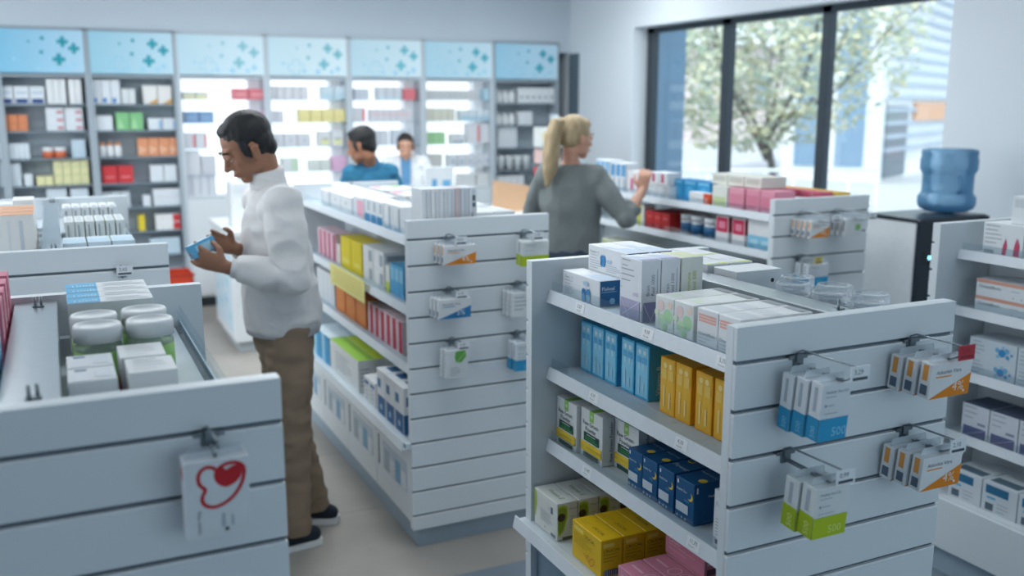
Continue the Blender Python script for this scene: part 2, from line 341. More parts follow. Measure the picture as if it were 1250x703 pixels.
for i in range(8):
    x0, x1 = BX[i], BX[i+1]; cx = (x0+x1)/2
    b = empty('wall_shelving_unit', (cx, YF, 0)); L = (x1-x0)
    kind = 'backlit white' if LIT[i] else 'grey'
    lab = {0: 'grey wall shelving unit mostly cut off at the left edge', 1: 'leftmost grey wall shelving unit with a blue cross header', 2: 'grey wall shelving unit right of the leftmost one, under blue header',
           3: 'first backlit wall shelving unit, nearest the grey ones on the left', 4: 'second backlit white wall shelving unit from the left', 5: 'third backlit white wall shelving unit from the left, behind the pharmacist',
           6: 'fourth backlit wall shelving unit, beside the right grey unit', 7: 'grey wall shelving unit at the right end of the row'}[i]
    tag(b, lab, 'shelving unit', 'wall shelving units')
    m = MB(); cm = CASE if LIT[i] else GREYM
    for sx in (-1, 1): m.box(sx*L/2, 0, 0, sx*(L/2-.03), .38, 2.42, cm)
    m.box(-L/2, .36 if LIT[i] else .20, .0, L/2, .385, 2.42, cm if LIT[i] else GREYB); m.box(-L/2, -.0, 2.41, L/2, .38, 2.43, cm); m.box(-L/2, 0.01, 2.03, L/2, .36, 2.05, cm)
    m.build('case', b)
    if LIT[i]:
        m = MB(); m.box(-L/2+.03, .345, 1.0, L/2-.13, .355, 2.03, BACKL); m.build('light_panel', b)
        m = MB(); m.box(L/2-.13, .20, 1.0, L/2-.03, .355, 2.03, mat('#dfe4ea', emit=.28, noise_amt=0)); m.build('side_panel', b)  # plain panel, glow added so it reads bright beside the light panel
        zs = [1.85, 1.645, 1.42, 1.19, 1.0]
    else: zs = [1.81, 1.59, 1.365, 1.14, .93, .715, .50] if i < 3 else [1.82, 1.60, 1.375, 1.14, .93, .715, .5]
    SHZ[i] = zs
    for z in zs:
        m = MB(); m.box(-L/2+.03, .015, z-.014, L/2-.03, .34 if LIT[i] else .2, z, GUARD if (LIT[i] and z > 1.1) else (LAM if LIT[i] else mat('#7b8a95', .4))); m.build('shelf', b)
    m = MB()
    hb = 1.0 if LIT[i] else .3
    m.box(-L/2+.03, 0, .09, L/2-.03, .34, hb-.02, LAM if LIT[i] else GREYM)
    if LIT[i]:
        m.box(-L/2+.05, -.012, .5, L/2-.05, 0, hb-.03, LAM, .002); m.box(-L/2+.05, -.012, .11, L/2-.05, 0, .49, LAM, .002)
    m.build('base_cabinet', b)
    m = MB(); m.box(-L/2, .02, 0, L/2, .3, .09, mat('#2c3338')); m.build('plinth', b)
    # header sign with teal crosses
    m = MB(); col = BCOL[i]; hm = bpy.data.materials.new('header_print_%d' % i); hm.use_nodes = True; nt = hm.node_tree; pb = nt.nodes['Principled BSDF']
    tc = nt.nodes.new('ShaderNodeTexCoord'); sp = nt.nodes.new('ShaderNodeSeparateXYZ'); nt.links.new(tc.outputs['Object'], sp.inputs[0])
    mr = nt.nodes.new('ShaderNodeMapRange'); mr.inputs[1].default_value = -L/2; mr.inputs[2].default_value = L/2; nt.links.new(sp.outputs[0], mr.inputs[0])
    mx = nt.nodes.new('ShaderNodeMix'); mx.data_type = 'RGBA'; nt.links.new(mr.outputs[0], mx.inputs[0]); c1 = lin(col); c2 = tuple(x+(1-x)*.28 for x in c1)
    mx.inputs[6].default_value = (*c1, 1); mx.inputs[7].default_value = (*c2, 1); nt.links.new(mx.outputs[2], pb.inputs['Base Color']); nt.links.new(mx.outputs[2], pb.inputs['Emission Color']); pb.inputs['Emission Strength'].default_value = .12; pb.inputs['Roughness'].default_value = .5
    m.box(-L/2+.022, -.012, 2.06, L/2-.022, 0, 2.405, hm)
    W = L-.044
    def plus(fx, fz, s, c, th=.34, hollow=False):
        X = -L/2+.022+W*fx; Z = 2.06+.345*fz; t_ = s*th/2
        if hollow:
            pts = [(-t_,-s/2),(t_,-s/2),(t_,-t_),(s/2,-t_),(s/2,t_),(t_,t_),(t_,s/2),(-t_,s/2),(-t_,t_),(-s/2,t_),(-s/2,-t_),(-t_,-t_)]
            for q in range(12):
                a, bb = pts[q], pts[(q+1) % 12]; m.box(X+min(a[0],bb[0])-.002, -.0145, Z+min(a[1],bb[1])-.002, X+max(a[0],bb[0])+.002, -.012, Z+max(a[1],bb[1])+.002, c)
        else:
            m.box(X-t_, -.015, Z-s/2, X+t_, -.012, Z+s/2, c); m.box(X-s/2, -.0149, Z-t_, X-t_, -.012, Z+t_, c); m.box(X+t_, -.0149, Z-t_, X+s/2, -.012, Z+t_, c)
    tl = mat({0:'#1f97a8',1:'#1f97a8',2:'#2f9fb2',3:'#8cc6d2',4:'#7cc0cc',5:'#6bbccb',6:'#4fb0c2',7:'#3aa6ba'}[i], emit=.06); pl = mat('#9ed3ea', emit=.06)  # crosses of the middle bays paler too, haze painted in
    for fx, fz, s in ((.52,.80,.035),(.755,.73,.085),(.885,.58,.085),(.50,.48,.035),(.70,.32,.095),(.36,.72,.022)): plus(fx, fz, s, tl)
    plus(.34, .22, .14, mat('#8ccbe4', emit=.06), .4, True); plus(.62,.12,.05,pl); plus(.88,.2,.05,pl); plus(.45,.12,.03,pl); plus(.80,.12,.04,pl); plus(.18,.32,.03,pl)
    m.build('header_sign', b)
# goods on the wall shelves
def wall_item(bay, row, px0, px1, ytop, n, base, name='pharmacy_carton', desc='white box', accent=None, kind='box', rows=1, grp=None, depth=.12, nohand=False):
    if LIT[bay]:  # glare over the backlit bays, mixed as white into the carton colours
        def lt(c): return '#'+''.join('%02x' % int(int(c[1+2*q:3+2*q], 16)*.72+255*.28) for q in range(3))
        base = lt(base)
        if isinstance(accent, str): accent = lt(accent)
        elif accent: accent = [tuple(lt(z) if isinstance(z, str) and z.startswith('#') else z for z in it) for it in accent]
    if depth == .12: depth = .12 if LIT[bay] else .11
    zb = SHZ[bay][row]; Y = 8.93 + depth/2 - .03
    xa = x_at(px0, 8.90, zb); xb = x_at(px1, 8.90, zb); top = on_y((px0+px1)/2, ytop, 8.90).z; hh = max(.03, (top-zb)/rows); cw = (xb-xa)/n
    bay_n = {0:'cropped grey bay',1:'leftmost grey bay',2:'second grey bay',3:'first backlit bay',4:'second backlit bay',5:'third backlit bay',6:'fourth backlit bay',7:'right-end grey bay'}[bay]
    for r in range(rows):
        for k in range(n):
            X = xa+cw*(k+.5); w_ = cw*.94
            if kind == 'box':
                dec = {}
                if accent: dec = {'F': accent}
                me = carton_mesh('wall_'+desc+str(bay)+str(row), (w_, depth, hh*.985), base, dec)
            else:
                key = ('bot', desc, round(w_, 3), round(hh, 3))
                if key not in KM:
                    mb = MB(); r_ = w_/2
                    if kind == 'bottle':
                        mb.lathe([(r_*.9,0),(r_,.01),(r_,hh*.72),(r_*.72,hh*.80)], (0,0,0), mat(base), 14); mb.lathe([(r_*.75,hh*.79),(r_*.75,hh*.99),(r_*.6,hh)], (0,0,0), mat(accent or '#e8ecef'), 14)
                    elif kind == 'cup':
                        mb.lathe([(r_*.7,0),(r_*.98,hh*.9),(r_,hh)], (0,0,0), mat(base), 14)
                    else:
                        mb.lathe([(r_,0),(r_,hh*.62)], (0,0,0), mat(accent or base), 14); mb.lathe([(r_,hh*.62),(r_,hh*.95),(r_*.9,hh)], (0,0,0), mat('#eef1f3'), 14)
                    KM[key] = mb.mesh(name)
                me = KM[key]
            place_lbl = desc
            bits = []
            if rows > 1: bits.append({2: ['lower layer', 'upper layer'], 3: ['bottom layer', 'middle layer', 'top layer'], 4: ['bottom layer', 'lower middle layer', 'upper middle layer', 'top layer']}[rows][r])
            if n > 1: bits.append(ORD[k]+' from left')
            lab = '%s, %sshelf %s of %s' % (desc, (', '.join(bits)+', ') if bits else '', ['one', 'two', 'three', 'four', 'five', 'six', 'seven'][row], bay_n)
            if len(lab.split()) > 16: lab = lab.replace('shelf', 'shelf').replace(' from left', '')
            place(me, name, (X, Y, zb+hh*r), 0, lab, 'bottle' if kind == 'bottle' else ('tub' if kind in ('tub', 'cup') else 'box'), grp or ('%ses on wall shelves' % desc.split()[-1] if desc.split()[-1] == 'box' else desc+' group'))
NAVYB = [('r', .1, .04, .9, .3, '#2c4a86'), ('r', .15, .6, .85, .68, '#9fb6d0')]
def I(*a, **k): wall_item(*a, **k)
W_ = '#dfe6ec'
# leftmost grey bay
I(1,0,-2,56,105,3,W_,desc='white box with navy base',accent=NAVYB); I(1,0,58,82,96,3,'#e8ecee',desc='tall white box'); I(1,0,85,101,96,2,'#eceeef',desc='slim white box')
I(1,1,-1,35,140,3,'#d98a63',desc='terracotta box',rows=2); I(1,1,57,103,131,2,W_,desc='flat white box',accent=[('r',.6,.2,.95,.6,'#c98d97')],rows=3)
I(1,2,-1,37,175,6,'#d8e2ea',desc='pale blue slim box'); I(1,2,52,82,180,2,'#eef0f0',name='cream_tub',desc='white tub with orange band',accent='#d9714a',kind='tub'); I(1,2,88,106,170,1,'#bfd2df',desc='ice blue carton')
I(1,3,2,28,199,1,'#cfdae3',desc='flat grey box',rows=3); I(1,3,30,41,212,1,'#d8e0e6',desc='small grey carton'); I(1,3,45,66,215,2,'#e3e0ae',desc='lone yellow box'); I(1,3,67,110,195,4,'#e0deaf',desc='pale yellow box',rows=3,accent=[('r',.1,.1,.9,.3,'#c9cf98')])
I(1,4,58,84,229,1,'#cfdbe4',desc='wide pale carton'); I(1,4,87,110,229,1,'#cfdbe4',desc='plain pale carton')
# second grey bay
I(2,0,113,148,97,3,W_,desc='white box with blue corner',accent=[('r',.1,.06,.5,.25,'#3f7fc4')]); I(2,0,149,166,108,2,'#dfe5e6',desc='short white box'); I(2,0,175,211,104,2,'#ecebe8',desc='wide white box with orange corner',accent=[('p',[(.3,.02),(.98,.02),(.98,.3)],'#e0a94e')])
I(2,1,116,139,141,1,W_,desc='plain white carton'); I(2,1,142,176,137,2,'#86c68c',desc='green box',accent=[('p',[(.02,.1),(.6,.1),(.3,.7)],'#a9dca6')]); I(2,1,181,217,144,2,W_,desc='white box with blue edge',accent=[('r',.75,.1,.95,.8,'#8db6dc')])
I(2,2,121,150,174,3,'#e9ecee',name='pill_bottle',desc='white pill bottle with orange cap',accent='#e39a6c',kind='bottle'); I(2,2,169,220,168,4,'#e19a73',desc='orange box',accent=[('p',[(.02,.1),(.9,.35),(.02,.6)],'#edb899')])
I(2,3,125,164,202,2,'#cf3f45',desc='red box',accent=[('r',.2,.3,.8,.4,'#e28185')]); I(2,3,184,217,201,2,W_,desc='square white box')
I(2,4,124,160,234,3,'#c7d0d8',desc='small grey box'); I(2,4,175,185,238,1,W_,desc='narrow white box'); I(2,4,187,222,230,1,W_,desc='flat white carton',rows=2)
I(2,5,170,178,262,1,'#e6cf3a',desc='yellow box'); I(2,5,190,222,261,1,'#ecedee',desc='white box with red end',accent=[('r',.7,.05,1,.95,'#cc3f45')],rows=2)
I(2,6,183,222,290,1,'#c5dbe8',desc='light blue carton',rows=2)
# backlit bays
RE = [('r',.78,.1,.98,.9,'#d6545c')]
G_ = '#c9cdd6'
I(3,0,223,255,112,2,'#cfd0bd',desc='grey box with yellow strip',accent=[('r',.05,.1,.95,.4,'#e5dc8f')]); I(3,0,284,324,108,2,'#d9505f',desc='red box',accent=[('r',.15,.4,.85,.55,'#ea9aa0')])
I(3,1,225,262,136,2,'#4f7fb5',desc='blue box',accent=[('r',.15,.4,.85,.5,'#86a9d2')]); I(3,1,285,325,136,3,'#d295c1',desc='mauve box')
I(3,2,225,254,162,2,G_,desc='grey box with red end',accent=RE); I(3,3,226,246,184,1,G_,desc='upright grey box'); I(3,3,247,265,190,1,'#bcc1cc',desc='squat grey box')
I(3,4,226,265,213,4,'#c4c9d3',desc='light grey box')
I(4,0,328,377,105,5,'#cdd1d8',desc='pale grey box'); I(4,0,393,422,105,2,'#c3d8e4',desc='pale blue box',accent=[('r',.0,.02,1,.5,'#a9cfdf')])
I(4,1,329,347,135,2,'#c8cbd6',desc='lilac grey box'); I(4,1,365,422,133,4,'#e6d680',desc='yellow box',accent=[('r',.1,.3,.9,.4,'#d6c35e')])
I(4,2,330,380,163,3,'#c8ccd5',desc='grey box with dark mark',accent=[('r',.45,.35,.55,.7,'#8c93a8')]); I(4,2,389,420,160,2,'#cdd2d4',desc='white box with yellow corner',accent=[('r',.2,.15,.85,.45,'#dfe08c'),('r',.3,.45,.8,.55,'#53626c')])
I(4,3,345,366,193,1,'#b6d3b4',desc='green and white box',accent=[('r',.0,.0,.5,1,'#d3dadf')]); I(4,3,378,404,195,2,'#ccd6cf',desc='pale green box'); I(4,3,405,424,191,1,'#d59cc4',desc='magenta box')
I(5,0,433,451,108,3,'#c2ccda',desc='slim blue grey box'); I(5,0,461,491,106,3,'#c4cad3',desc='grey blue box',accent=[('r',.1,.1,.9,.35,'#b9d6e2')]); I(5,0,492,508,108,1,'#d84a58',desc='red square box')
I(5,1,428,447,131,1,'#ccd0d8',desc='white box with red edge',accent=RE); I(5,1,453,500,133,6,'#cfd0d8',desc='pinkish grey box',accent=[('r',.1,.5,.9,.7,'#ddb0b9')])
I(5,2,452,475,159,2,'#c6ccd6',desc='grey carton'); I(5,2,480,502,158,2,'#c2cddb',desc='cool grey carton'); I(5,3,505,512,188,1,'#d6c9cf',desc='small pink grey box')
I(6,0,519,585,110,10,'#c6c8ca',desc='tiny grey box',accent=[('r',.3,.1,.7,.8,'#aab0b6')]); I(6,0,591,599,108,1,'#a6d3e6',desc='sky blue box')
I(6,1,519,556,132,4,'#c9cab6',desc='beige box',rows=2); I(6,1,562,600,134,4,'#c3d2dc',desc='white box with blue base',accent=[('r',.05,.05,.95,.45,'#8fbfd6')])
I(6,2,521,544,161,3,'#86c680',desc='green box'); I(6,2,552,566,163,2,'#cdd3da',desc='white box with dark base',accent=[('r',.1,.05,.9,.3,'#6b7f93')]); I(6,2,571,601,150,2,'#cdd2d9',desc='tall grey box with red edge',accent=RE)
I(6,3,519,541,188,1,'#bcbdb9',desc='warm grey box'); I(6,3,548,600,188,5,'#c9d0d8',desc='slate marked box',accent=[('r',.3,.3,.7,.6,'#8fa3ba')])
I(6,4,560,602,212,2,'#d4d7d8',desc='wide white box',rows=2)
# rightmost grey bay
I(7,0,607,631,110,3,'#e6e9ea',name='pill_bottle',desc='round white bottle',accent='#dfe3e6',kind='bottle'); I(7,0,633,677,107,6,'#e3e7ea',desc='white box with grey dot',accent=[('d',.5,.4,.1,'#8793a0')])
I(7,1,607,631,138,3,'#e6e9ea',name='pill_bottle',desc='plain white bottle',accent='#dfe3e6',kind='bottle'); I(7,1,633,650,136,2,'#dfe4e8',desc='short white carton')
I(7,2,607,632,154,1,'#d3d9de',desc='broad white carton',rows=4); I(7,3,608,650,190,4,'#e3e8ea',name='plastic_cup',desc='white tapered cup',kind='cup')
I(7,4,607,640,214,4,'#dfe3e6',desc='pale carton')
# ================================================================== GONDOLAS
def shifted(mb, r):
    mb.v = [(x-r.x, y-r.y, z-r.z) for x, y, z in mb.v]; return mb
def part(mb, name, root, parent=None, label=None):
    o = shifted(mb, root.location).build(name, parent or root)
    if label: o['label'] = label
    return o
TOP = 1.363
def slat_panel(mb, x0, x1, yf, sign, z0=.089, z1=TOP):
    """board with horizontal grooves on the outer face; yf outer face, sign -1 faces -Y"""
    g = []; z = 1.288
    while z > z0+.05: g.append(z); z -= .1035
    yi = yf-sign*.035; ym = yf-sign*.012
    mb.box(x0, min(yi, ym), z0, x1, max(yi, ym), z1, LAM)
    top = z1
    for gz in g+[z0-.006]:
        mb.box(x0, min(yf, ym), gz+.005, x1, max(yf, ym), top, LAM, .0012)
        if gz > z0:
            mb.box(x0+.001, min(ym, ym+sign*.003), gz-.0065, x1-.001, max(ym, ym+sign*.003), gz+.0065, GROOVE)
            mb.box(x0+.0005, min(yf-sign*.0005, ym), gz-.0075, x1-.0005, max(yf-sign*.0005, ym), gz-.0035, mat('#f2f6f8', .3))  # metal lip, its highlight put in as a near-white colour
        top = gz-.0075
def gondola(label, x0, x1, y0, y1, left=(), right=(), tray_l=None, tray_r=None, spine=None, tags={}, guard=True, base='plain', lip=.05, group='white double-sided shelving gondolas', zbase=None):
    r = empty('gondola_shelf', ((x0+x1)/2, (y0+y1)/2, 0)); tag(r, label, 'shelf', group)
    sp0, sp1 = spine or ((x0+x1)/2-.035, (x0+x1)/2+.035)
    m = MB(); slat_panel(m, x0, x1, y0, -1); part(m, 'end_panel', r)
    m = MB(); slat_panel(m, x0, x1, y1, 1); part(m, 'end_panel', r)
    ya, yb = y0+.036, y1-.036
    m = MB(); m.box(sp0+.012, ya, .1, sp1-.012, yb, TOP-.03, LAM); part(m, 'back_panel', r)
    m = MB(); m.box(sp0, ya, TOP-.04, sp1, yb, TOP-.012, ALU, .002)
    for yy in (ya+.06, yb-.06):
        m.tube([((sp0+sp1)/2, yy-.012, TOP-.014), ((sp0+sp1)/2, yy-.012, TOP+.012)], .003, STEEL, 6); m.tube([((sp0+sp1)/2+.012, yy, TOP-.014), ((sp0+sp1)/2+.012, yy, TOP+.01)], .003, STEEL, 6); m.box((sp0+sp1)/2-.006, yy-.014, TOP-.013, (sp0+sp1)/2+.018, yy+.004, TOP-.009, STEEL)
    part(m, 'top_channel', r)
    for side, zs, tray in ((-1, left, tray_l), (1, right, tray_r)):
        xe = x0 if side < 0 else x1; xs = sp0+.012 if side < 0 else sp1-.012
        allz = [(z, xe-side*lip) for z in zs]+([(tray, xe+side*.042)] if tray else [])
        for n, (z, xl) in enumerate(allz):
            is_tray = tray and n == len(allz)-1
            m = MB(); m.box(xl-side*.018, ya, z-.034, xs, yb, z-.016, LAMS, .002); m.box(xl-side*.022, ya, z-.016, xs, yb, z-.012, LAMS)
            ye0 = ya
            if is_tray:
                ye0 = y0+.002; ya_, yb_ = ya, yb
                m = MB(); m.box(xe-side*.0, ya, z-.034, xs, yb, z-.012, LAMS); m.box(xl-side*.018, y0+.002, z-.034, xe+side*.001, y1-.002, z-.012, LAMS)
            sh = part(m, 'shelf', r)
            m = MB(); q = xl
            ra, rb = (y0+.002, y1-.002) if is_tray else (ya+.001, yb-.001)
            m.prism([(q, z-.036), (q+side*.003, z-.036), (q-side*.008+side*.003, z), (q-side*.008, z)], 1, ra, rb, mat('#dde4ea', .35))
            m.box(q-side*.022, ra, z-.036, q, rb, z-.0335, LAMS)
            part(m, 'price_rail', r, sh)
            if guard and not is_tray:
                m = MB(); m.box(q-side*.010, ra+.01, z-.010, q-side*.012, rb-.01, z+.026, GUARD); part(m, 'shelf_guard', r, sh)
            for (yy, st) in tags.get((side, n), ()):
                m = MB(); zc = z-.018
                # sloping label strip in front of the rail
                def RP(a, b): return Vector((q+side*(.0038-.008*b/.036), yy+side*a, z-.036+b))
                L_ = [RP(a, b) for a, b in ((-.024, .006), (.024, .006), (.024, .031), (-.024, .031))]
                m.add(L_, [(0,1,2,3)] , mat('#eef1f3'))
                for tx, a0, b0, s_ in ((st, -.014, .018, .013), ('Preis-Info', -.016, .009, .006)):
                    vs, fs, tw = text_geom(tx)
                    m.add([RP(a0+v[0]*s_, b0+v[1]*s_)+Vector((side*.0004, 0, 0)) for v in vs], fs, mat('#54606b'))
                part(m, 'price_tag', r, sh)
        bt = zbase if zbase is not None else ((tray-.036) if tray else .30)
        m = MB(); xb = xe-side*.022; m.box(xb, ya, .10, xs, yb, bt-(.0 if tray else 0), LAM if base != 'dark' else mat('#7f95a5', .4)); cab = part(m, 'base_cabinet', r)
        if base in ('doors', 'plain_doors') and side < 0:
            n = max(1, round((yb-ya)/.48)); L = (yb-ya)/n
            for k in range(n):
                a = ya+L*k; m = MB(); m.box(xb-.016, a+.003, .105, xb-.0005, a+L-.003, bt-.004, LAM, .002)
                hz = bt-.12
                if base == 'doors': m.box(xb-.0175, a+L-.05, hz-.10, xb-.016, a+L-.035, hz+.04, mat('#56646f')); m.box(xb-.0175, a+.05, hz-.10, xb-.016, a+L-.10, hz+.03, mat('#c3d0da'))
                for q in range(4 if base == 'doors' else 0): m.box(xb-.0185, a+.06+q*(L-.17)/4, hz-.095, xb-.0175, a+.06+(q+.8)*(L-.17)/4, hz-.02+.02*(q % 2), mat(('#e3e8ec', '#7fb2d2', '#dfe4e8', '#a9b6c0')[q]))
                d = part(m, 'cabinet_door', r, cab)
    m = MB(); m.box(x0+.03, y0+.03, 0, x1-.03, y1-.03, .10, mat('#9fb0bd', .45)); part(m, 'plinth', r)
    return r
G1 = dict(x0=1.205, x1=1.825, y0=1.475, y1=2.425)
gondola('nearest tall white gondola on the right, full of coloured boxes, facing the camera', **G1, left=(1.277, 1.048, .826), right=(1.277, 1.048, .826), tray_l=.585, tray_r=.585, spine=(1.515, 1.59), base='dark',
        tags={(-1, 0): [(2.20, '5,25'), (1.87, '9,10'), (1.58, '5,35')], (-1, 1): [(2.12, '4,10'), (1.72, '4,10')], (-1, 2): [(2.15, '15,40'), (1.66, '11,70')]})
G2 = dict(x0=1.205, x1=1.82, y0=3.455, y1=5.40)
gondola('long white gondola in the middle aisle, beside the man in the white sweater', **G2, left=(1.28, .99, .74), right=(1.28, .99, .74), tray_l=.475, tray_r=.475, base='doors')
gondola('white gondola at the lower left corner, with white jars on its top shelf', -.37, .305, 1.515, 2.47, left=(1.277, 1.048, .826), right=(1.277, 1.048, .826), tray_l=.5, tray_r=.5, spine=(-.11, -.02), base='dark')
gondola('white gondola at the left behind the nearest one, holding lime and white packs', -.37, .309, 3.22, 5.08, left=(1.28, 1.0, .75), right=(1.28, 1.0, .75), tray_l=.5, tray_r=.5, spine=(-.06, .0), base='doors')
gondola('white gondola in front of the window with pink boxes on its top shelf', 3.045, 3.645, 3.50, 5.55, left=(1.284, 1.10, .85, .62), right=(1.284, 1.0, .75), tray_l=.45, tray_r=.45, base='doors')
gondola('white gondola cropped by the right edge, below the water cooler', 2.985, 3.605, 1.35, 2.545, left=(1.262, 1.045, .80, .55), right=(1.262, 1.0, .75), spine=(3.26, 3.33), base='plain_doors', lip=.10, zbase=.31)
# ------------------------------------------------------------------ product artwork
GY = '#7d8894'; NAVY = '#1d4f86'
def lines(x0, y0, x1, y1, n, c='#a9b2ba', seed=1):
    rr = random.Random(seed); out = []
    for k in range(n):
        y = y0+(y1-y0)*k/max(1, n-1); out.append(('r', x0, y, x0+(x1-x0)*(.6+.4*rr.random()), y+(y1-y0)/max(1, n)*.32, c))
    return out
flu = {'F': [('t','Fluheal + C',.06,.74,.14,'#8a97a3')]+lines(.06,.5,.3,.64,2)+lines(.06,.12,.36,.42,5)+[('d',.60,.38,.17,'#2c7fbd',.9),('d',.60,.18,.17,'#7db4dc',.9),('d',.72,.40,.17,'#3f8fca',.9),('d',.72,.18,.17,'#9cc6e6',.9),('d',.66,.75,.09,'#b3cfe6',2.3)],
       'R': [('r',.03,.02,.97,.98,'#176296'),('t','Fluheal',.1,.62,.2,'#dfeaf2'),('r',.1,.55,.8,.57,'#9cc3de'),('d',.6,.2,.12,'#7fb4d6')], 'T': [('p',[(.45,.02),(.98,.02),(.98,.98),(.6,.98)],'#d4e2f0')]}
flu2 = {'F': [('t','Fluheal + C',.05,.7,.15,'#8a97a3')]+lines(.05,.5,.3,.62,2)+lines(.05,.12,.4,.4,4)+[('d',.38,.55,.15,'#2c7fbd',.8),('d',.43,.55,.15,'#3f8fca',.8),('d',.38,.38,.13,'#2470aa',.8),('d',.43,.38,.13,'#3f8fca',.8),('d',.56,.5,.07,'#b3cfe6',2.6)]+lines(.5,.12,.9,.35,4),
        'R': [('r',.03,.02,.97,.98,'#176296')], 'T': [('p',[(.3,.03),(.97,.03),(.97,.97),(.75,.97)],'#c8daec'),('r',.04,.3,.6,.9,'#edf2f7')]}
brain = {'F': lines(.08,.86,.5,.95,2,'#a3abb5')+lines(.08,.62,.7,.8,3)+[('d',.08,.5,.015,'#9ccf7c'),('t','1000',.6,.40,.09,'#b5abc4'),('r',.06,.01,.94,.33,'#b2aecb'),('o',[(.06,.01),(.94,.33)],.0012,'#eef0f4',0),('o',[(.06,.33),(.5,.01)],.0012,'#eef0f4',0)],
         'R': [('t','Brain',.42,.42,.24,'#76819a',1),('t','Real 1000',.68,.42,.24,'#76819a',1),('r',.8,.42,.84,.85,'#b4bac4'),('r',.08,.01,.92,.32,'#8d8bb2'),('o',[(.08,.32),(.5,.02),(.92,.3)],.0012,'#dfe1ea',0)],
         'T': [('p',[(.1,.05),(.95,.05),(.95,.95),(.5,.95)],'#c2cfe6'),('r',.8,.02,.98,.98,'#9a99bb')]}
brainy = {'F': lines(.08,.6,.7,.9,4)+[('r',.06,.05,.94,.2,'#c9cf55')], 'R': [('t','Immune',.42,.42,.24,'#b4bd35',1),('t','Real 500',.68,.42,.24,'#b4bd35',1),('r',.1,.22,.34,.3,'#aab62a'),('r',.4,.22,.64,.3,'#aab62a'),('r',.7,.22,.94,.3,'#aab62a')], 'T': [('r',.1,.1,.95,.95,'#d6dcb4')]}
limew = {'T': [('r',.02,.02,.98,.10,'#cfe04a'),('r',.02,.4,.95,.95,'#dde1e6')], 'L': [('r',.1,.3,.6,.5,'#a8b0b8')], 'R': [('r',.1,.3,.6,.5,'#a8b0b8')]}
floral = {'F': [('d',.7,.45,.22,'#b3ddb0'),('d',.35,.3,.18,'#c6e2bd'),('d',.3,.72,.16,'#ecd3cf'),('d',.8,.8,.11,'#efd9cc'),('d',.55,.12,.10,'#a9d6a2'),('d',.1,.5,.1,'#d8e8cf')],
          'T': [('r',.05,.1,.95,.4,'#dfe3e3'),('d',.5,.2,.08,'#d3e6cb',1),('r',.1,.85,.9,.99,'#8f979b')], 'R': [('r',.1,.2,.9,.8,'#e7eae8')]}
stripe = {'F': [('r',.08,.64,.92,.70,'#eab2a6'),('r',.08,.72,.92,.78,'#eab2a6'),('r',.08,.80,.92,.86,'#eab2a6'),('t','Octenidiflorin',.08,.28,.13,'#8792a0',0,.84)]+lines(.1,.1,.7,.2,2),
          'T': [('r',.1,.05,.9,.3,'#d4dade'),('r',.1,.4,.9,.6,'#dbe0e4'),('r',.1,.86,.9,.99,'#9aa3a9')], 'R': lines(.1,.2,.8,.7,3)}
vitb = {'F': [('r',.08,.05,.92,.96,'#93d5f0'),('d',.32,.86,.045,'#dff1fa'),('d',.68,.86,.045,'#dff1fa'),('r',.28,.55,.36,.72,'#c9e7f5'),('r',.62,.55,.7,.72,'#c9e7f5'),('r',.15,.66,.44,.78,'#5fb4e0'),('r',.55,.66,.86,.78,'#5fb4e0'),('r',.28,.12,.38,.42,'#b4ddf1'),('r',.60,.12,.70,.3,'#b4ddf1')],
        'R': [('t','Vitamin B',.3,.1,.16,'#d8edf7',1),('r',.38,.1,.42,.5,'#9ed0ea')], 'T': [('r',.1,.1,.9,.9,'#5cb8e0')]}
vity = {'F': [('r',.08,.05,.92,.96,'#f0bb3c'),('d',.32,.86,.05,'#f8dd94'),('d',.68,.86,.05,'#f8dd94'),('r',.12,.62,.44,.8,'#f4cb64'),('r',.58,.62,.9,.8,'#f4cb64'),('r',.26,.12,.36,.5,'#f9dc96'),('r',.62,.12,.72,.4,'#f9dc96')], 'T': [('r',.1,.1,.9,.9,'#e8a92c')], 'R': [('t','Vitamin C',.3,.1,.16,'#f7dc98',1)]}
GD = '#17463c'
raw = {'F': [('r',.40,.78,.60,1.0,'#9bcf6d'),('r',.45,.86,.55,.92,'#c9e6ae'),('t','Raw Green',.10,.68,.13,'#2f3d3a',0,.8),('t','Powder',.22,.56,.13,'#2f3d3a'),('r',.16,.35,.86,.53,GD),('r',.22,.38,.8,.405,'#3f9a4f'),('r',.22,.43,.7,.45,'#3f9a4f'),('r',.3,.485,.7,.50,'#d8e8d8'),
             ('r',.03,.235,.97,.325,'#f0cd2e'),('r',.03,.14,.97,.225,'#f0cd2e'),('r',.3,.227,.8,.233,'#7f8a50'),('r',.16,.03,.86,.12,GD)],
       'T': [('r',.40,.0,.6,1.0,'#8fc860')], 'R': [('t','Raw Green Powder',.68,.08,.30,'#2b3a38',1,.84)]}
hg = {'F': [('t','Health Good',.06,.70,.12,'#e6eef5',0,.62),('d',.80,.66,.10,'#f2cf4a'),('d',.74,.69,.09,'#145a8c'),('r',.1,.86,.18,.95,'#e6eef5'),('r',.5,.5,.75,.56,'#3f80ae'),('r',.06,.20,.72,.42,'#d5dfe8'),('d',.15,.08,.03,'#b8d0e2'),('d',.4,.08,.03,'#b8d0e2'),('d',.6,.08,.03,'#b8d0e2')],
      'R': [('t','Health Good',.36,.64,.12,'#e6eef5',0,.44),('d',.86,.68,.10,'#f2cf4a'),('d',.83,.71,.09,'#145a8c'),('r',.06,.78,.1,.92,'#e6eef5'),('r',.5,.5,.8,.54,'#5f98c0')]+[('r',.5,.1+.07*k,.88,.13+.07*k,'#4785b2') for k in range(5)],
      'T': [('t','Health Good',.08,.6,.16,'#cfe0ee',0,.8),('d',.82,.3,.1,'#f2cf4a')]}
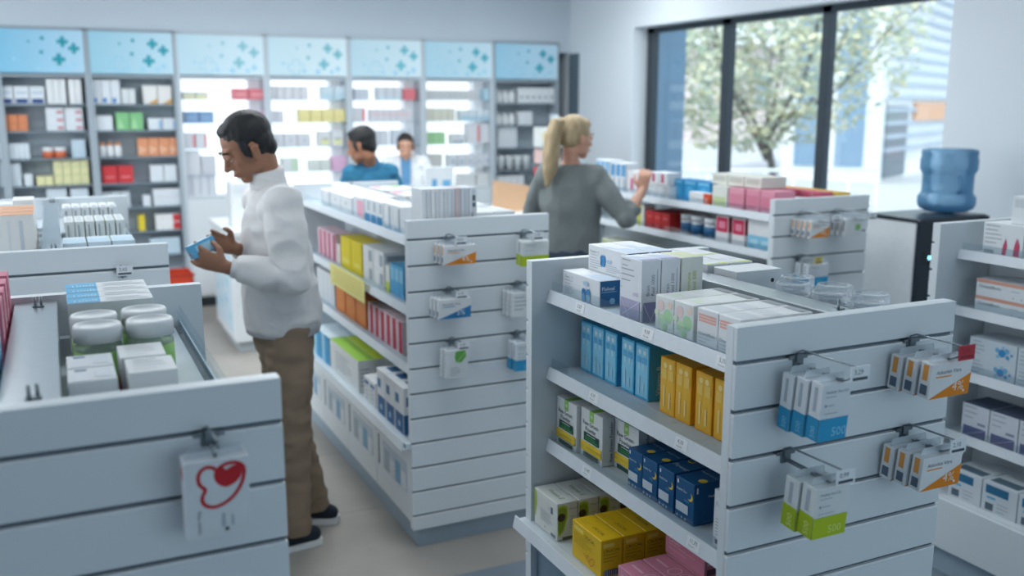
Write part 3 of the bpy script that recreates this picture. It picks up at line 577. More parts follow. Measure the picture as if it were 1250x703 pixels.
hg_m = {'F': hg['F'], 'R': hg['R'], 'T': [('t','Power',.1,.3,.2,'#cfe0ee'),('d',.3,.75,.09,'#f2cf4a'),('d',.27,.78,.08,'#145a8c')]}
avoF = [('p',[(.62,.95),(.86,.9),(.86,.6),(.7,.12),(.55,.1),(.48,.3)],'#9bb02f')]
vite = {'F': [('p',[(0,.98),(.1,.92),(.12,.6),(.05,.25),(0,.2)],'#a9c43f'),('r',.72,.62,.82,.80,'#6b7885'),('t','R',.62,.68,.1,'#7d8894')]+lines(.3,.28,.85,.55,6,'#98a2ac')+[('r',.75,.05,.95,.13,'#7d8894'),('d',.5,.15,.03,'#9aa5ae')],
        'R': [('p',[(.03,.92),(.3,.95),(.5,.88),(.52,.62),(.35,.25),(.12,.1),(.03,.2)],'#b9cf4a'),('p',[(.05,.86),(.28,.89),(.43,.83),(.45,.62),(.3,.3),(.12,.17),(.05,.3)],'#8fa632'),('d',.2,.62,.11,'#4a3a2c'),('t','Vitamin E',.56,.8,.07,'#6f7b58')]+lines(.6,.3,.9,.6,5,'#b2bba0')+[('r',.25,.02,.92,.09,'#6f7a60')],
        'T': [('t','Vitamin E',.25,.35,.32,'#4e7a38',0,.7)]+lines(.3,.7,.75,.85,2,'#98a2ac')}
cru = {'F': [('t','CRUCIAL',.42,.74,.13,'#3f3a20'),('r',.08,.8,.4,.9,'#f2dc6a')]+lines(.08,.44,.75,.7,5,'#a8921c')+[('o',[(.62,.30),(.58,.36),(.54,.32),(.58,.22),(.68,.12),(.78,.22),(.8,.32),(.74,.37),(.68,.31),(.62,.22)],.0018,'#c8552e',0),('o',[(.45,.33),(.55,.25)],.0018,'#c8552e',0)],
       'R': [('t','CRUCIAL',.1,.66,.13,'#3f3a20',0,.8),('r',.1,.80,.6,.9,'#f2dc6a')]+lines(.1,.42,.85,.6,3,'#a8921c')+[('r',.12,.04,.8,.2,'#4f5a72')]+[('r',.16+.1*k,.05,.2+.1*k,.19,'#aab4c8') for k in range(6)],
       'T': [('t','CRUCIAL',.45,.3,.22,'#5c5220')]+lines(.1,.25,.4,.4,2,'#b89d20')}
pk = {'F': [('t','Calciumo',.1,.6,.2,'#f6dfe4')]+lines(.1,.3,.8,.5,2,'#eab4c2'), 'T': [('o',[(.55+.09*math.cos(t),.5+.28*math.sin(t)) for t in [i*PI/6 for i in range(12)]],.002,'#f7dfe6',1),('o',[(.78+.09*math.cos(t),.55+.28*math.sin(t)) for t in [i*PI/6 for i in range(12)]],.002,'#f7dfe6',1),('r',.1,.4,.4,.5,'#efc0cc')], 'R': [('r',.1,.1,.6,.35,'#7c4a60'),('r',.1,.5,.8,.6,'#f3cfd8')]}
def row(gx, z, ys, mesh_dims, key, base, dec, name, desc, where, group, depth_n=1, side=-1, cat='box', gap=.003, rows=1):
    """cartons along a shelf; ys = list of far edges (world Y), front face on plane gx"""
    w, d, h = mesh_dims; me = carton_mesh(key, mesh_dims, base, dec); out = []
    for r in range(rows):
        for j in range(depth_n):
            for i, y in enumerate(ys):
                bits = []
                if len(ys) > 1: bits.append(ORD[i]+' from '+('its far end' if True else ''))
                if depth_n > 1: bits.append(['front row', 'second row', 'third row', 'fourth row'][j])
                if rows > 1: bits.append(['bottom layer', 'upper layer', 'top layer'][r] if rows > 2 else ['lower layer', 'upper layer'][r])
                lab = desc+(', '+', '.join(bits) if bits else '')+', '+where
                if len(lab.split()) > 16: lab = lab.replace(' from its far end', ' along')
                out.append(place(me, name, (gx-side*(d/2+j*(d+gap)), y-w/2 if side < 0 else y-w/2, z+r*h), RL if side < 0 else RR, lab, cat, group))
    return out
S1, S2, S3, S4 = 1.266, 1.037, .815, .574     # G1 shelf surfaces
NG = 'on the nearest gondola'
fl = carton_mesh('vitamin_box', (.205, .066, .072), '#e9edf0', flu); fl2 = carton_mesh('vitamin_box_plain', (.205, .070, .072), '#e9edf0', flu2)
gF = 'white and blue effervescent cartons on the top shelf'
place(fl, 'vitamin_box', (1.29+.033, 2.36-.1025, S1), RL, 'white carton with blue butterfly dots and dark blue end, low at the top shelf front', 'box', gF)
for j, xx in enumerate((1.398, 1.473)):
    place(fl2, 'vitamin_box', (xx, 2.24, S1), RL, 'white blue-ended carton supporting the raised one, %s column behind the front carton' % ['nearer', 'farther'][j], 'box', gF)
    place(fl2, 'vitamin_box', (xx, 2.24, S1+.0722), RL, 'white carton with blue dots raised on a stack, %s of the two' % ['left', 'right'][j], 'box', gF)
gB = 'tall white cartons with lilac base'
for j, (bd, wd) in enumerate(((brain, 'first'), (brain, 'second'))):
    place(carton_mesh('brain_box', (.10, .056, .156), '#e9ecf1', bd), 'supplement_box', (1.29+.028+.0585*j, 2.003, S1), RL, 'tall white carton with lilac base and grey upright lettering, %s from aisle' % ['nearest', 'second'][j], 'box', gB)
place(carton_mesh('brain_lime', (.10, .066, .156), '#e6e9e2', brainy), 'supplement_box', (1.29+.119+.033, 2.003, S1), RL, 'tall white carton with lime upright lettering beside the lilac ones', 'box')
row(1.292, S1, (1.893, 1.815), (.076, .19, .084), 'floral_box', '#e4e8e6', floral, 'tea_box', 'white carton with faint green and pink circles', 'top shelf of nearest gondola', 'pale floral cartons')
row(1.292, S1, (1.725, 1.648), (.075, .20, .084), 'stripe_box', '#e9ebed', stripe, 'medicine_box', 'white carton with salmon stripes', 'top shelf of nearest gondola', 'salmon striped cartons')
row(1.35, S2, (2.357, 2.290, 2.222, 2.134, 2.064), (.064, .125, .148), 'vitamin_b_box', '#47aedb', vitb, 'vitamin_box', 'tall sky blue carton', NG, 'sky blue cartons on the second shelf')
row(1.338, S2, (1.930, 1.864, 1.782, 1.710), (.064, .10, .145), 'vitamin_c_box', '#f0ae25', vity, 'vitamin_box', 'tall golden yellow carton', NG, 'golden yellow cartons on the second shelf')
for j, (xx, yy) in enumerate(((1.288, 2.387), (1.300, 2.262), (1.335, 2.136))):
    row(xx, S3, (yy,), (.120, .048, .142), 'powder_box', '#e8ebea', raw, 'powder_box', 'white green-lettered powder carton with yellow bands, %s along' % ORD[j], NG, 'green powder cartons')
for j, (y, dd) in enumerate(((2.010, hg), (1.942, hg), (1.870, hg_m), (1.796, hg))):
    row(1.300, S3, (y,), (.066 if j < 3 else .074, .115, .104), 'sleep_box%d' % (dd is hg_m), '#145a8c', dd, 'sleep_aid_box', 'dark blue carton with yellow moon, %s from the far end' % ORD[j], NG, 'dark blue moon cartons')
row(1.285, S3, (1.628,), (.066, .05, .136), 'white_box', '#e3e8ec', {'F': [('t','Feel W',.12,.72,.12,'#a9b3bc'),('r',.14,.06,.4,.14,'#6b7885')]+lines(.15,.22,.7,.5,6)}, 'medicine_box', 'plain white carton beside the last dark blue one', NG, None)
for j in range(4):
    row(1.21+.0695*j, S4, (2.375,), (.142, .066, .113), 'vitamin_e_box', '#dfe2dc', vite, 'vitamin_box', 'white carton with avocado picture, %s from the aisle' % ['nearest', 'second', 'third', 'farthest'][j], 'bottom tray', 'avocado picture cartons')
    row(1.21+.0695*j, S4, (2.145,), (.155, .066, .106), 'crucial_box', '#e6bd17', cru, 'supplement_box', 'yellow carton with red heart outline, %s from the aisle' % ['nearest', 'second', 'third', 'farthest'][j], 'bottom tray', 'yellow heart cartons')
for j in range(3):
    row(1.225+.075*j, S4, (1.93,), (.17, .070, .065), 'pink_box', '#d98fa6', pk, 'medicine_box', 'pink flat carton on the bottom tray, %s from the aisle' % ['nearest', 'second', 'third'][j], 'lower layer', 'pink cartons')
    if j: row(1.302+.075*j-.0, S4+.066, (1.96-.02*j,), (.17, .070, .065), 'pink_box', '#d98fa6', pk, 'medicine_box', 'pink flat carton raised on another, %s one' % ['', 'nearer', 'farther'][j], 'bottom tray', 'pink cartons')
row(1.24, S4, (1.74,), (.16, .07, .09), 'pink_box2', '#d98fa6', pk, 'medicine_box', 'pink carton nearest the slatted end panel', 'bottom tray', 'pink cartons')
# right half of the top shelf: lime striped flats and clear lidded jars
for k, (x, y) in enumerate(((1.626, 2.34), (1.706, 2.34), (1.626, 2.19), (1.706, 2.19))):
    for r_ in (0, 1):
        place(carton_mesh('lime_flat', (.075, .145, .052), '#dfe4e8', limew), 'medicine_box', (x+.005, y-.027, S1+.0525*r_), 0, 'flat white carton with lime edge, %s, %s stack, %s layer' % (['far left', 'far right', 'near left', 'near right'][k], 'behind spine', ['lower', 'upper'][r_]), 'box', 'flat lime-edged cartons')
place(carton_mesh('dot_box', (.15, .10, .10), '#e2e7ea', {'F': [('d',.8,.7,.06,'#222a30')]}), 'medicine_box', (1.682, 2.03, S1), 0, 'white carton with one black dot beside the clear jars', 'box')
JG = clear('clear_jar_plastic', '#e8eff3', .25)
def jar(loc, r, hh, lid_h, label, group, lidm, wallm, band=None, cont=None):
    e = empty('lidded_jar', loc); tag(e, label, 'jar', group)
    m = MB(); m.lathe([(r*.9,0),(r*.98,.006),(r*.98,hh-lid_h-.012),(r*.85,hh-lid_h)], (0,0,0), wallm, 28); m.build('jar_body', e)
    if band:
        m = MB(); m.lathe([(r*.985,hh*.12),(r*.985,hh*.62)], (0,0,0), mat(band), 28); m.build('jar_label', e)
    m = MB(); z0 = hh-lid_h; m.lathe([(r,z0),(r*1.0,z0+lid_h*.85),(r*.95,hh),(r*.86,hh),(r*.84,hh-.004)], (0,0,0), lidm, 28); m.build('lid', e)
    return e
for k, (x, y) in enumerate(((1.638, 1.80), (1.714, 1.87), (1.714, 1.738), (1.714, 1.620), (1.638, 1.675), (1.638, 1.560))):
    jar((x, y, S1), .043, .10, .028, 'clear round jar on the nearest gondola, %s' % ['behind the spine, far left', 'farthest back on right', 'middle of the right side', 'closest to right edge', 'in the left middle', 'beside the end panel'][k], 'clear round jars', FILM, JG)
# ------------------------------------------------------------------ hooks with hanging packs
def hook(x, yf, z, L, st, label, tagc='#e8edf1', txc='#3f4a54', twoprong=True, group='display hooks in slatted panels', tagw=.048):
    e = empty('display_hook', (x, yf, z)); tag(e, label, 'hook', group)
    if st == '': tagw = 0
    m = MB(); m.box(-.013, -.004, -.022, .013, .010, .006, STEEL, .001); m.box(-.024, -.003, -.004, .024, .008, .004, STEEL); m.build('bracket', e)
    m = MB(); m.tube([(0, -.003, -.016), (0, -.03, -.018), (0, -L+.02, -.018), (0, -L, -.008)], .0024, STEEL, 8); m.tube([(.011, -.003, -.018), (.011, -L+.03, -.02)], .0024, STEEL, 8); m.build('prong', e)
    m = MB(); m.tube([(-.008, -.003, -.01), (-.008, -.006, .012), (-.004, -.018, .018), (0.0, -L-.008, .018), (.002, -L-.012, .014)], .0022, STEEL, 8); m.build('tag_arm', e)
    if not tagw: return e
    m = MB(); w = tagw; m.box(-w*.35, -L-.0155, -.012, w*.65, -L-.0135, .020, mat(tagc)); 
    vs, fs, tw = text_geom(st); m.add([(-w*.2+v[0]*.014, -L-.0158, .004+v[1]*.014) for v in vs], fs, mat(txc)); m.box(-w*.25, -L-.0158, -.008, w*.55, -L-.0156, -.002, mat(txc)); m.build('price_tag', e)
    return e
def hang_packs(x, yf, z, w, h, d, n, L, base, dec, desc, where, group, name='medicine_pack', dx=0, first=None, sp=None, tl=5):
    """flat packs hanging one behind the other on a hook"""
    w2 = w; key = 'pack'+desc
    me = carton_mesh(key, (w, d, h), base, dec)
    if key+'_done' not in KM:
        KM[key+'_done'] = 1
        bm = bmesh.new(); bm.from_mesh(me)
        fm = FILM
        me.materials.append(fm); mi = len(me.materials)-1
        vs = [bm.verts.new(p) for p in ((-w*.44, -.0015, h), (w*.44, -.0015, h), (w*.40, -.0015, h+.016), (-w*.40, -.0015, h+.016), (-w*.44, .0015, h), (w*.44, .0015, h), (w*.40, .0015, h+.016), (-w*.40, .0015, h+.016))]
        for f in ((0,1,2,3), (7,6,5,4), (0,3,7,4), (1,5,6,2), (3,2,6,7)):
            ff = bm.faces.new([vs[i] for i in f]); ff.material_index = mi
        bm.to_mesh(me); bm.free()
    sp = sp or (L-.02)/n; dx = 0 if dx == 0 else dx
    for k in range(n):
        yy = yf-L+.035+sp*k
        lab = '%s, %s, %s' % (desc, (['front one', 'second', 'third', 'rearmost'][k]) if n > 1 else 'alone', where)
        place(me, name, (x+dx-.004*k, yy, z-.018-.002-h), 0, lab, 'pack', group, tilt=(math.radians(tl), 0))
ask = {'F': [('t','Askorbin Vitra',.12,.70,.16,'#3c4a63',0,.66),('p',[(.0,.0),(1,.0),(1,.62)],'#e88b1e'),('r',.12,.60,.5,.64,'#eda24a'),('t','4%',.56,.16,.38,'#f7efe2'),('d',.86,.12,.04,'#f7efe2')], 'L': [('r',.25,.5,.7,.95,'#e9a04e'),('r',.2,.1,.8,.38,'#5f6f82')], 'T': [('r',.1,.2,.5,.8,'#eceff1')], 'R': [('r',.0,.0,1,.6,'#e88b1e')]}
ask5 = {'F': [('t','Askorbin Vitra',.12,.70,.16,'#3c4a63',0,.7),('p',[(.0,.0),(1,.0),(1,.62)],'#2b7fb8'),('r',.12,.60,.5,.64,'#6aa6cf'),('t','5%',.56,.16,.38,'#f1f5f8')], 'L': [('r',.2,.1,.8,.38,'#5f7f98')]}
b500 = {'F': [('t','Healthy And Go',.12,.84,.075,'#5b6f86',0,.8),('r',.12,.77,.5,.79,'#b5bfc9'),('d',.16,.63,.025,'#8f9db0'),('r',.22,.62,.45,.64,'#b5bfc9'),('r',.12,.48,.6,.5,'#bcc5ce'),('r',.0,.0,1,.40,'#2f9fcf'),('t','500',.45,.08,.22,'#8fd0ec')], 'L': [('r',.0,.0,1,.40,'#2b95c4'),('r',.35,.5,.6,.92,'#b0bac6'),('t','500',.75,.04,.5,'#8fd0ec',1)], 'R': [('r',0,0,1,.4,'#2b95c4')]}
l500 = {'F': [('t','Healthy And Go',.12,.84,.075,'#5b6f86',0,.8),('r',.12,.77,.5,.79,'#b5bfc9'),('d',.16,.63,.025,'#8f9db0'),('r',.22,.62,.45,.64,'#b5bfc9'),('r',.12,.48,.6,.5,'#bcc5ce'),('r',.0,.0,1,.42,'#b5cc22'),('t','500',.45,.08,.22,'#e0ec8a')], 'L': [('r',.0,.0,1,.45,'#a9c01c'),('r',.35,.5,.6,.92,'#b0bac6'),('t','500',.75,.04,.5,'#e0ec8a',1)], 'R': [('r',0,0,1,.4,'#a9c01c')]}
leafp = {'F': [('p',[(.42,.95),(.85,.98),(.9,.75),(.7,.55),(.45,.55),(.38,.75)],'#6db84f'),('o',[(.3,.5),(.55,.62),(.85,.9)],.0015,'#dfeedd',0)]+lines(.2,.1,.7,.35,4), 'L': lines(.3,.2,.7,.8,5)}
a5 = math.pi
FX = G1['y0']
hook(1.365, FX, 1.286, .150, '3,29', 'steel hook with price 3,29 tag above the blue based packs')
hang_packs(1.352, FX, 1.286, .074, .120, .033, 3, .138, '#dfe6eb', b500, 'white pack with blue base lettered 500', 'nearest end panel', 'blue based 500 packs', sp=.037)
hook(1.690, FX, 1.286, .125, '2,10', 'steel hook with red price tag above the upper orange packs', tagc='#b8323e', txc='#8c2630')
hang_packs(1.688, FX, 1.286, .120, .078, .030, 3, .130, '#e6e9eb', ask, 'white and orange four percent pack', 'below red price tag', 'orange packs below the red tag', sp=.037)
hook(1.346, FX, 1.079, .150, '0,99', 'steel hook with price 0,99 tag above the lime based packs')
hang_packs(1.345, FX, 1.079, .088, .110, .040, 2, .150, '#dfe6e6', l500, 'white pack with lime base lettered 500', 'nearest end panel', 'lime based 500 packs', sp=.044)
hook(1.690, FX, 1.079, .125, '2,10', 'steel hook with white price 2,10 tag above lower orange packs')
hang_packs(1.685, FX, 1.079, .120, .078, .030, 3, .130, '#e6e9eb', ask, 'orange and white four percent pack', 'below white 2,10 tag', 'orange packs below the white tag', sp=.037)
F2 = G2['y0']
hook(1.37, F2, 1.288, .11, '4,10', 'hook above the orange pack on the middle gondola')
hang_packs(1.385, F2, 1.291, .135, .075, .022, 3, .11, '#e6e9eb', ask, 'small orange four percent pack', 'middle gondola', 'orange packs of the middle gondola', sp=.03)
hook(1.37, F2, 1.079, .11, '4,10', 'hook above the blue five percent pack on the middle gondola')
hang_packs(1.362, F2, 1.082, .135, .078, .022, 3, .11, '#e6e9eb', ask5, 'blue and white five percent pack', 'middle gondola', 'blue five percent packs', sp=.03)
hook(1.38, F2, .872, .10, '3,20', 'hook above the white pack with a green leaf')
hang_packs(1.372, F2, .875, .095, .115, .024, 2, .10, '#e3e8ea', leafp, 'white pack with green leaf', 'middle gondola', 'green leaf packs', sp=.035)
hook(1.70, F2, 1.288, .11, '2,70', 'hook above the lime and white pack on the middle gondola')
hang_packs(1.705, F2, 1.291, .12, .10, .05, 1, .11, '#e3e8e6', l500, 'lime based white pack', 'right edge of middle gondola', None)
hook(1.67, F2, 1.079, .11, '2,70', 'hook above the white packs partly behind the nearest gondola')
hang_packs(1.655, F2, 1.082, .09, .10, .022, 3, .11, '#e3e8ea', {'F': lines(.1,.3,.8,.8,4), 'L': lines(.3,.2,.7,.8,4)}, 'white narrow pack', 'half hidden on middle gondola', 'white packs on middle gondola', sp=.03)
hook(1.67, F2, .872, .11, '2,70', 'hook above the blue based pack partly behind the nearest gondola')
hang_packs(1.665, F2, .875, .085, .118, .03, 2, .11, '#dfe6eb', b500, 'blue based pack', 'half hidden on middle gondola', 'blue packs on middle gondola', sp=.04)
# lower left gondola: pack with the red heart
def bez(*ps, n=8):
    out = []
    for i in range(0, len(ps)-3, 3):
        p = ps[i:i+4]
        for k in range(n):
            t = k/n; out.append(tuple(p[0][j]*(1-t)**3+3*p[1][j]*t*(1-t)**2+3*p[2][j]*t*t*(1-t)+p[3][j]*t**3 for j in (0, 1)))
    return out+[ps[-1]]
heart = bez((.50,.86),(.38,.98),(.18,.90),(.22,.74),(.24,.66),(.34,.66),(.30,.60),(.18,.46),(.36,.36),(.52,.40),(.72,.44),(.90,.60),(.92,.80),(.94,.96),(.62,.98),(.50,.86))
heartp = {'F': [('o',heart,.0055,'#c8252f',1),('p',[(x*.62+.33,y*.45+.47) for x, y in bez((.3,.95),(.1,.8),(.2,.4),(.5,.35),(.8,.4),(1.0,.7),(.85,.95),(.7,1.0),(.6,.9),(.5,.85),(.45,.95),(.35,1.0),(.3,.95))],'#c8252f'),('t','Cardio 10mg',.22,.06,.10,'#66727d',1,.3),('d',.62,.08,.025,'#2c3238'),('r',.55,.12,.6,.3,'#b5bfc9'),('r',.7,.12,.73,.26,'#b5bfc9')], 'L': [('r',.2,.75,.8,.9,'#d0545c')]}
hook(.187, 1.515, 1.285, .075, '', 'hook with clear clip above the red heart pack at lower left')
hang_packs(.187, 1.515, 1.288, .098, .130, .038, 1, .075, '#e3e8ec', heartp, 'white pack with a big red heart', 'lower left panel', 'red heart packs', sp=.034)
hook(.165, 3.22, 1.285, .02, '2,62', 'short hook with price 2,62 tag on the left rear gondola panel')
# ================================================================== GOODS ON THE OTHER GONDOLAS
def prow(X, z, px0, px1, n, d, h, base, dec, key, desc, where, group, name='medicine_box', rows=1, depth_n=1, zs=None):
    """n cartons between two picture columns along a left-facing shelf whose fronts stand on plane X"""
    ya = y_at(px0, X, z); yb = y_at(px1, X, z); w = (ya-yb)/n
    return row(X, z, [ya-w*k for k in range(n)], (w*.95, d, h), key, base, dec, name, desc, where, group, rows=rows, depth_n=depth_n)
MG = 'on middle gondola'
A1, A2, A3, A4 = 1.269, .979, .729, .464
tw = {'F': [('r',.1,.1,.3,.9,'#cfd6dc')], 'R': [('r',.2,.1,.3,.9,'#b9c1c9'),('r',.6,.1,.7,.8,'#c9d0d6')]}
prow(1.30, A1, 392, 402, 1, .10, .085, '#e4e8eb', tw, 'gw1', 'white carton farthest along the top shelf', MG, None)
prow(1.30, A1, 404, 430, 2, .10, .085, '#e6e9eb', {'F': [('d',.5,.6,.08,'#7d8994')], 'R': lines(.2,.3,.8,.7,3)}, 'gw2', 'broad white carton with grey dot, top shelf', MG, 'white dotted cartons')
prow(1.30, A1, 432, 445, 1, .10, .10, '#dfe3e8', {'F': [('r',.35,.08,.95,.85,'#efb3c3')]}, 'gpk', 'white carton with a pink panel, top shelf', MG, None)
prow(1.30, A1, 446, 468, 3, .10, .105, '#e4e9ed', {'F': [('r',.0,.0,.9,.35,'#3c8fc0'),('r',.5,.5,.8,.9,'#a9b5bf')]}, 'gbl', 'upright white and blue carton, top shelf', MG, 'upright white and blue cartons')
prow(1.30, A1, 469, 492, 2, .11, .11, '#e6eaed', {'F': [('r',.55,.1,.8,.9,'#a9b2bb'),('r',.1,.0,.9,.12,'#9cb8cf')]}, 'ggr', 'upright white carton with grey stripe, top shelf', MG, 'upright white grey striped cartons')
for j in range(1):
    prow((1.405, 1.56)[j], A1, 404+14*j, 470+16*j, 6, (.065, .09)[j], .10, '#e9ecee', tw, 'gwb%d' % j, 'white carton in the back rows', ['second row', 'third row'][j]+' of middle gondola', 'white back row cartons of the middle gondola')
stripes = [('r',.45,.05,.6,.95,'#b9c1c9'),('r',.75,.05,.85,.95,'#cdd3d9')]
for k, (xx, ww, c) in enumerate(((1.30, .038, '#dfe4e8'), (1.34, .034, '#e8ebed'), (1.376, .034, '#e2e6ea'), (1.411, .030, '#d9e0e6'), (1.443, .022, '#d9c3c3'), (1.467, .034, '#cfd6dc'), (1.503, .034, '#dbe1e6'))):
    dd = {'F': stripes+([('t','Orlistat',.75,.2,.5,'#55606c',1)] if k == 3 else [])+([('r',.4,.62,.8,.7,'#55606c'),('r',.4,.74,.8,.85,'#55606c')] if k == 6 else [])}
    place(carton_mesh('tallwhite%d' % k, (ww, .12, .205), c, dd), 'medicine_box', (xx+ww/2-.003, 3.60, A1), 0, 'tall white striped carton at the near end of the middle gondola, %s from left' % ORD[k], 'box', 'tall white cartons at the near end')
for k, (px, yy, c, nn) in enumerate(((571, 4.30, '#e28aa2', 'pink'), (583, 4.05, '#8fce7c', 'green'), (590, 3.80, '#e6b0be', 'pale pink'))):
    pass
rr = random.Random(5)
fk = {'pink': '#e08aa0', 'green': '#82c96e', 'white': '#e8eaeb', 'silver': '#c6ccd0'}
def fdec(c): return {'T': [('r',.04,.55,.6,.95,fk[c]),('r',.1,.15,.9,.35,'#d5dade')], 'F': [('r',.1,.2,.5,.7,fk[c])]}
for k, (y, cs) in enumerate(((4.95, ('pink', 'green')), (4.60, ('pink', 'green')), (4.28, ('pink', 'green')), (4.0, ('silver', 'white')), (3.77, ('white', 'silver')))):
    for j, c in enumerate(cs):
        for q in range(2):
            place(carton_mesh('flat'+c, (.100, .26, .045), '#e9eced', fdec(c)), 'medicine_box', (1.602+.102*j, y, A1+.0455*q), 0, 'flat %s topped carton behind the tall white ones, %s pile from back, %s' % (c, ORD[k], ['lower', 'upper'][q]), 'box', 'flat cartons on the right half')
# second shelf
pr = {'F': [('r',.5,.05,.95,.95,'#c03560')]}
prow(1.30, A2, 389, 410, 4, .10, .155, '#e6c9d3', pr, 'pinkstripe', 'white and crimson upright carton', MG, 'crimson upright cartons on the second shelf')
prow(1.30, A2, 411, 416, 1, .10, .11, '#e9dcd9', {}, 'palex', 'small pale carton beside the yellow ones', MG, None)
prow(1.30, A2, 417, 443, 2, .12, .165, '#ecd62e', {'F': [('r',.15,.2,.8,.35,'#f4e670')]}, 'yel', 'bright yellow upright carton', MG, 'bright yellow cartons')
prow(1.30, A2, 444, 470, 2, .15, .085, '#e8ebed', {'F': [('r',.1,.1,.5,.9,'#eef0f2'),('r',.6,.2,.9,.8,'#aab4bd')], 'R': [('r',.05,.05,.95,.3,'#3b6f9f'),('r',.1,.5,.8,.8,'#9fabb6')]}, 'wbl', 'white carton with navy base, second shelf', MG, 'white navy based cartons', rows=2)
prow(1.30, A2, 471, 476, 1, .10, .12, '#e6e9e2', {'F': [('r',0,0,1,.4,'#c3d35c')]}, 'limb', 'white carton with lime base, second shelf', MG, None)
prow(1.30, A2, 477, 493, 3, .10, .14, '#5aaedb', {'F': [('r',.1,.5,.9,.9,'#93cdea')]}, 'sky', 'sky blue upright carton, second shelf', MG, 'sky blue cartons of the middle gondola')
# third shelf
prow(1.30, A3, 388, 409, 4, .10, .17, '#e4e8eb', {'F': [('r',.4,.1,.6,.9,'#cdd5dc')]}, 'w3', 'white upright carton, third shelf', MG, 'white cartons on the third shelf')
prow(1.30, A3, 411, 448, 3, .14, .15, '#d97a35', {'F': [('r',.1,.1,.9,.9,'#e28d4b')], 'R': [('r',.1,.1,.9,.9,'#c9662a')]}, 'orng', 'orange carton, third shelf', MG, 'orange cartons on the third shelf')
prow(1.30, A3, 450, 492, 6, .10, .15, '#e8d5da', {'F': [('r',.4,.03,.97,.97,'#c72a52')]}, 'crims', 'crimson and white slim carton', MG, 'crimson slim cartons on the third shelf')
# tray
prow(1.21, A4, 384, 403, 2, .12, .15, '#9fd0e8', {'F': [('r',.4,.0,1,1,'#3d9fd0')], 'T': [('r',0,0,1,1,'#dbe9f1')]}, 'skyt', 'sky blue carton, far end of the tray', MG, 'sky blue tray cartons', depth_n=2)
prow(1.21, A4, 404, 440, 1, .085, .155, '#e9ecec', {'T': [('r',0,0,1,1,'#9cc94f')], 'F': lines(.2,.2,.8,.7,5), 'R': lines(.1,.2,.8,.7,5)}, 'limt', 'big white carton with green top, aisle side', MG, None)
row(1.297, A4, (y_at(404, 1.21, A4),), (.50, .085, .155), 'limt2', '#e9ecec', {'T': [('r',0,0,1,1,'#c6d93c')], 'R': lines(.1,.2,.8,.7,5)}, 'medicine_box', 'big white carton with lime top, inner side', MG, None)
nb = {'F': [('r',.1,.0,.95,.42,'#2b6394'),('r',.1,.6,.5,.8,'#3a78a8'),('d',.5,.18,.07,'#b5cee0')], 'T': [('r',.2,.3,.9,.7,'#2b6394')], 'R': [('r',.1,.6,.9,.8,'#2b6394'),('r',.0,.0,1,.42,'#2b6394')]}
prow(1.21, A4, 445, 459, 2, .10, .115, '#e6eaed', {'F': [('r',.15,.72,.85,.86,'#2d6da0')]+lines(.2,.1,.8,.6,4)}, 'wl', 'white carton with blue bar beside the taller pair', MG, 'white blue barred cartons')
prow(1.21, A4, 461, 494, 3, .12, .20, '#e6eaed', nb, 'wnavy', 'tall white carton with navy base and blue top mark', MG, 'navy based cartons on the tray')
# yellow notice hanging on the rail
ya, yb = y_at(405, 1.24, .93), y_at(447, 1.24, .93)
m = MB(); m.box(1.232, yb, .905, 1.234, ya, 1.012, mat('#efe79a', .7))
for k in range(5): m.box(1.2313, yb+.04, .925+.016*k, 1.232, ya-.05-.03*(k % 2), .930+.016*k, mat('#d6c867'))
tag(m.build('promotional_notice'), 'pale yellow paper notice hanging on the second shelf rail', 'sign')
# ------------------------------------------------------------------ lower left gondola (top shelf z 1.265)
LG = 'lower left gondola'
B1 = 1.266
b1000 = {'F': [], 'T': [('r',.0,.0,.38,1,'#66b3dc'),('t','1000',.05,.2,.62,'#cfe6f3',0,.3),('r',.45,.2,.95,.3,'#cfd6db'),('r',.45,.55,.85,.65,'#cfd6db')], 'L': []}
for k in range(4):
    place(carton_mesh('thousand_box', (.17, .058, .125), '#e6eaec', b1000), 'medicine_box', (.085, 2.375-.062*k, B1), 0, 'white box with blue 1000 end on top, %s from the far panel' % ORD[k], 'box', 'white boxes with blue 1000 ends')
jw = mat('#e4e8ea', .4)
for k, (x, y, nm) in enumerate(((.040, 2.025, 'back left'), (.135, 2.04, 'back right'), (.042, 1.925, 'front left'), (.137, 1.935, 'front right'))):
    jar((x+.006, y+.01, B1), .044, .125, .030, 'clear jar with white lid and green label, %s of the four' % nm, 'white lidded jars', jw, JG, '#8cc06a')
wb = {'T': [('r',.06,.05,.5,.6,'#dde2e8'),('r',.15,.75,.4,.88,'#6d84a8'),('r',.55,.2,.9,.9,'#d9e0e6')], 'F': [('r',.1,.3,.6,.6,'#b5bfc9')]}
for k, (x, y, nm) in enumerate(((.028, 1.795, 'left, behind'), (.028, 1.70, 'left, in front'))):
    place(carton_mesh('flatwhite', (.075, .088, .09), '#e3e8eb', wb), 'medicine_box', (x, y, B1), 0, 'white box with small blue mark beside the metal spine, %s' % nm, 'box', 'white marked boxes')
for k, (x, y, nm) in enumerate(((.115, 1.815, 'behind'), (.122, 1.705, 'in front'))):
    place(carton_mesh('flatwhite2', (.078, .10, .095), '#e6e9ea', {'T': lines(.15,.2,.85,.8,4,'#ccd3d9'), 'L': [('r',0,.2,1,.5,'#b04a45')]}), 'medicine_box', (x, y, B1), 0, 'white box with red stripe before the white lidded jars, %s one' % nm, 'box', 'red striped white boxes', tilt=(0, 0))
pd = {'F': [('t','Calcium',.15,.55,.13,'#f3d5dc')]+lines(.15,.2,.8,.45,3,'#eab0bf'), 'T': [('r',.1,.2,.7,.8,'#e5a0b0')], 'R': lines(.1,.2,.7,.8,4,'#e8b0be')}
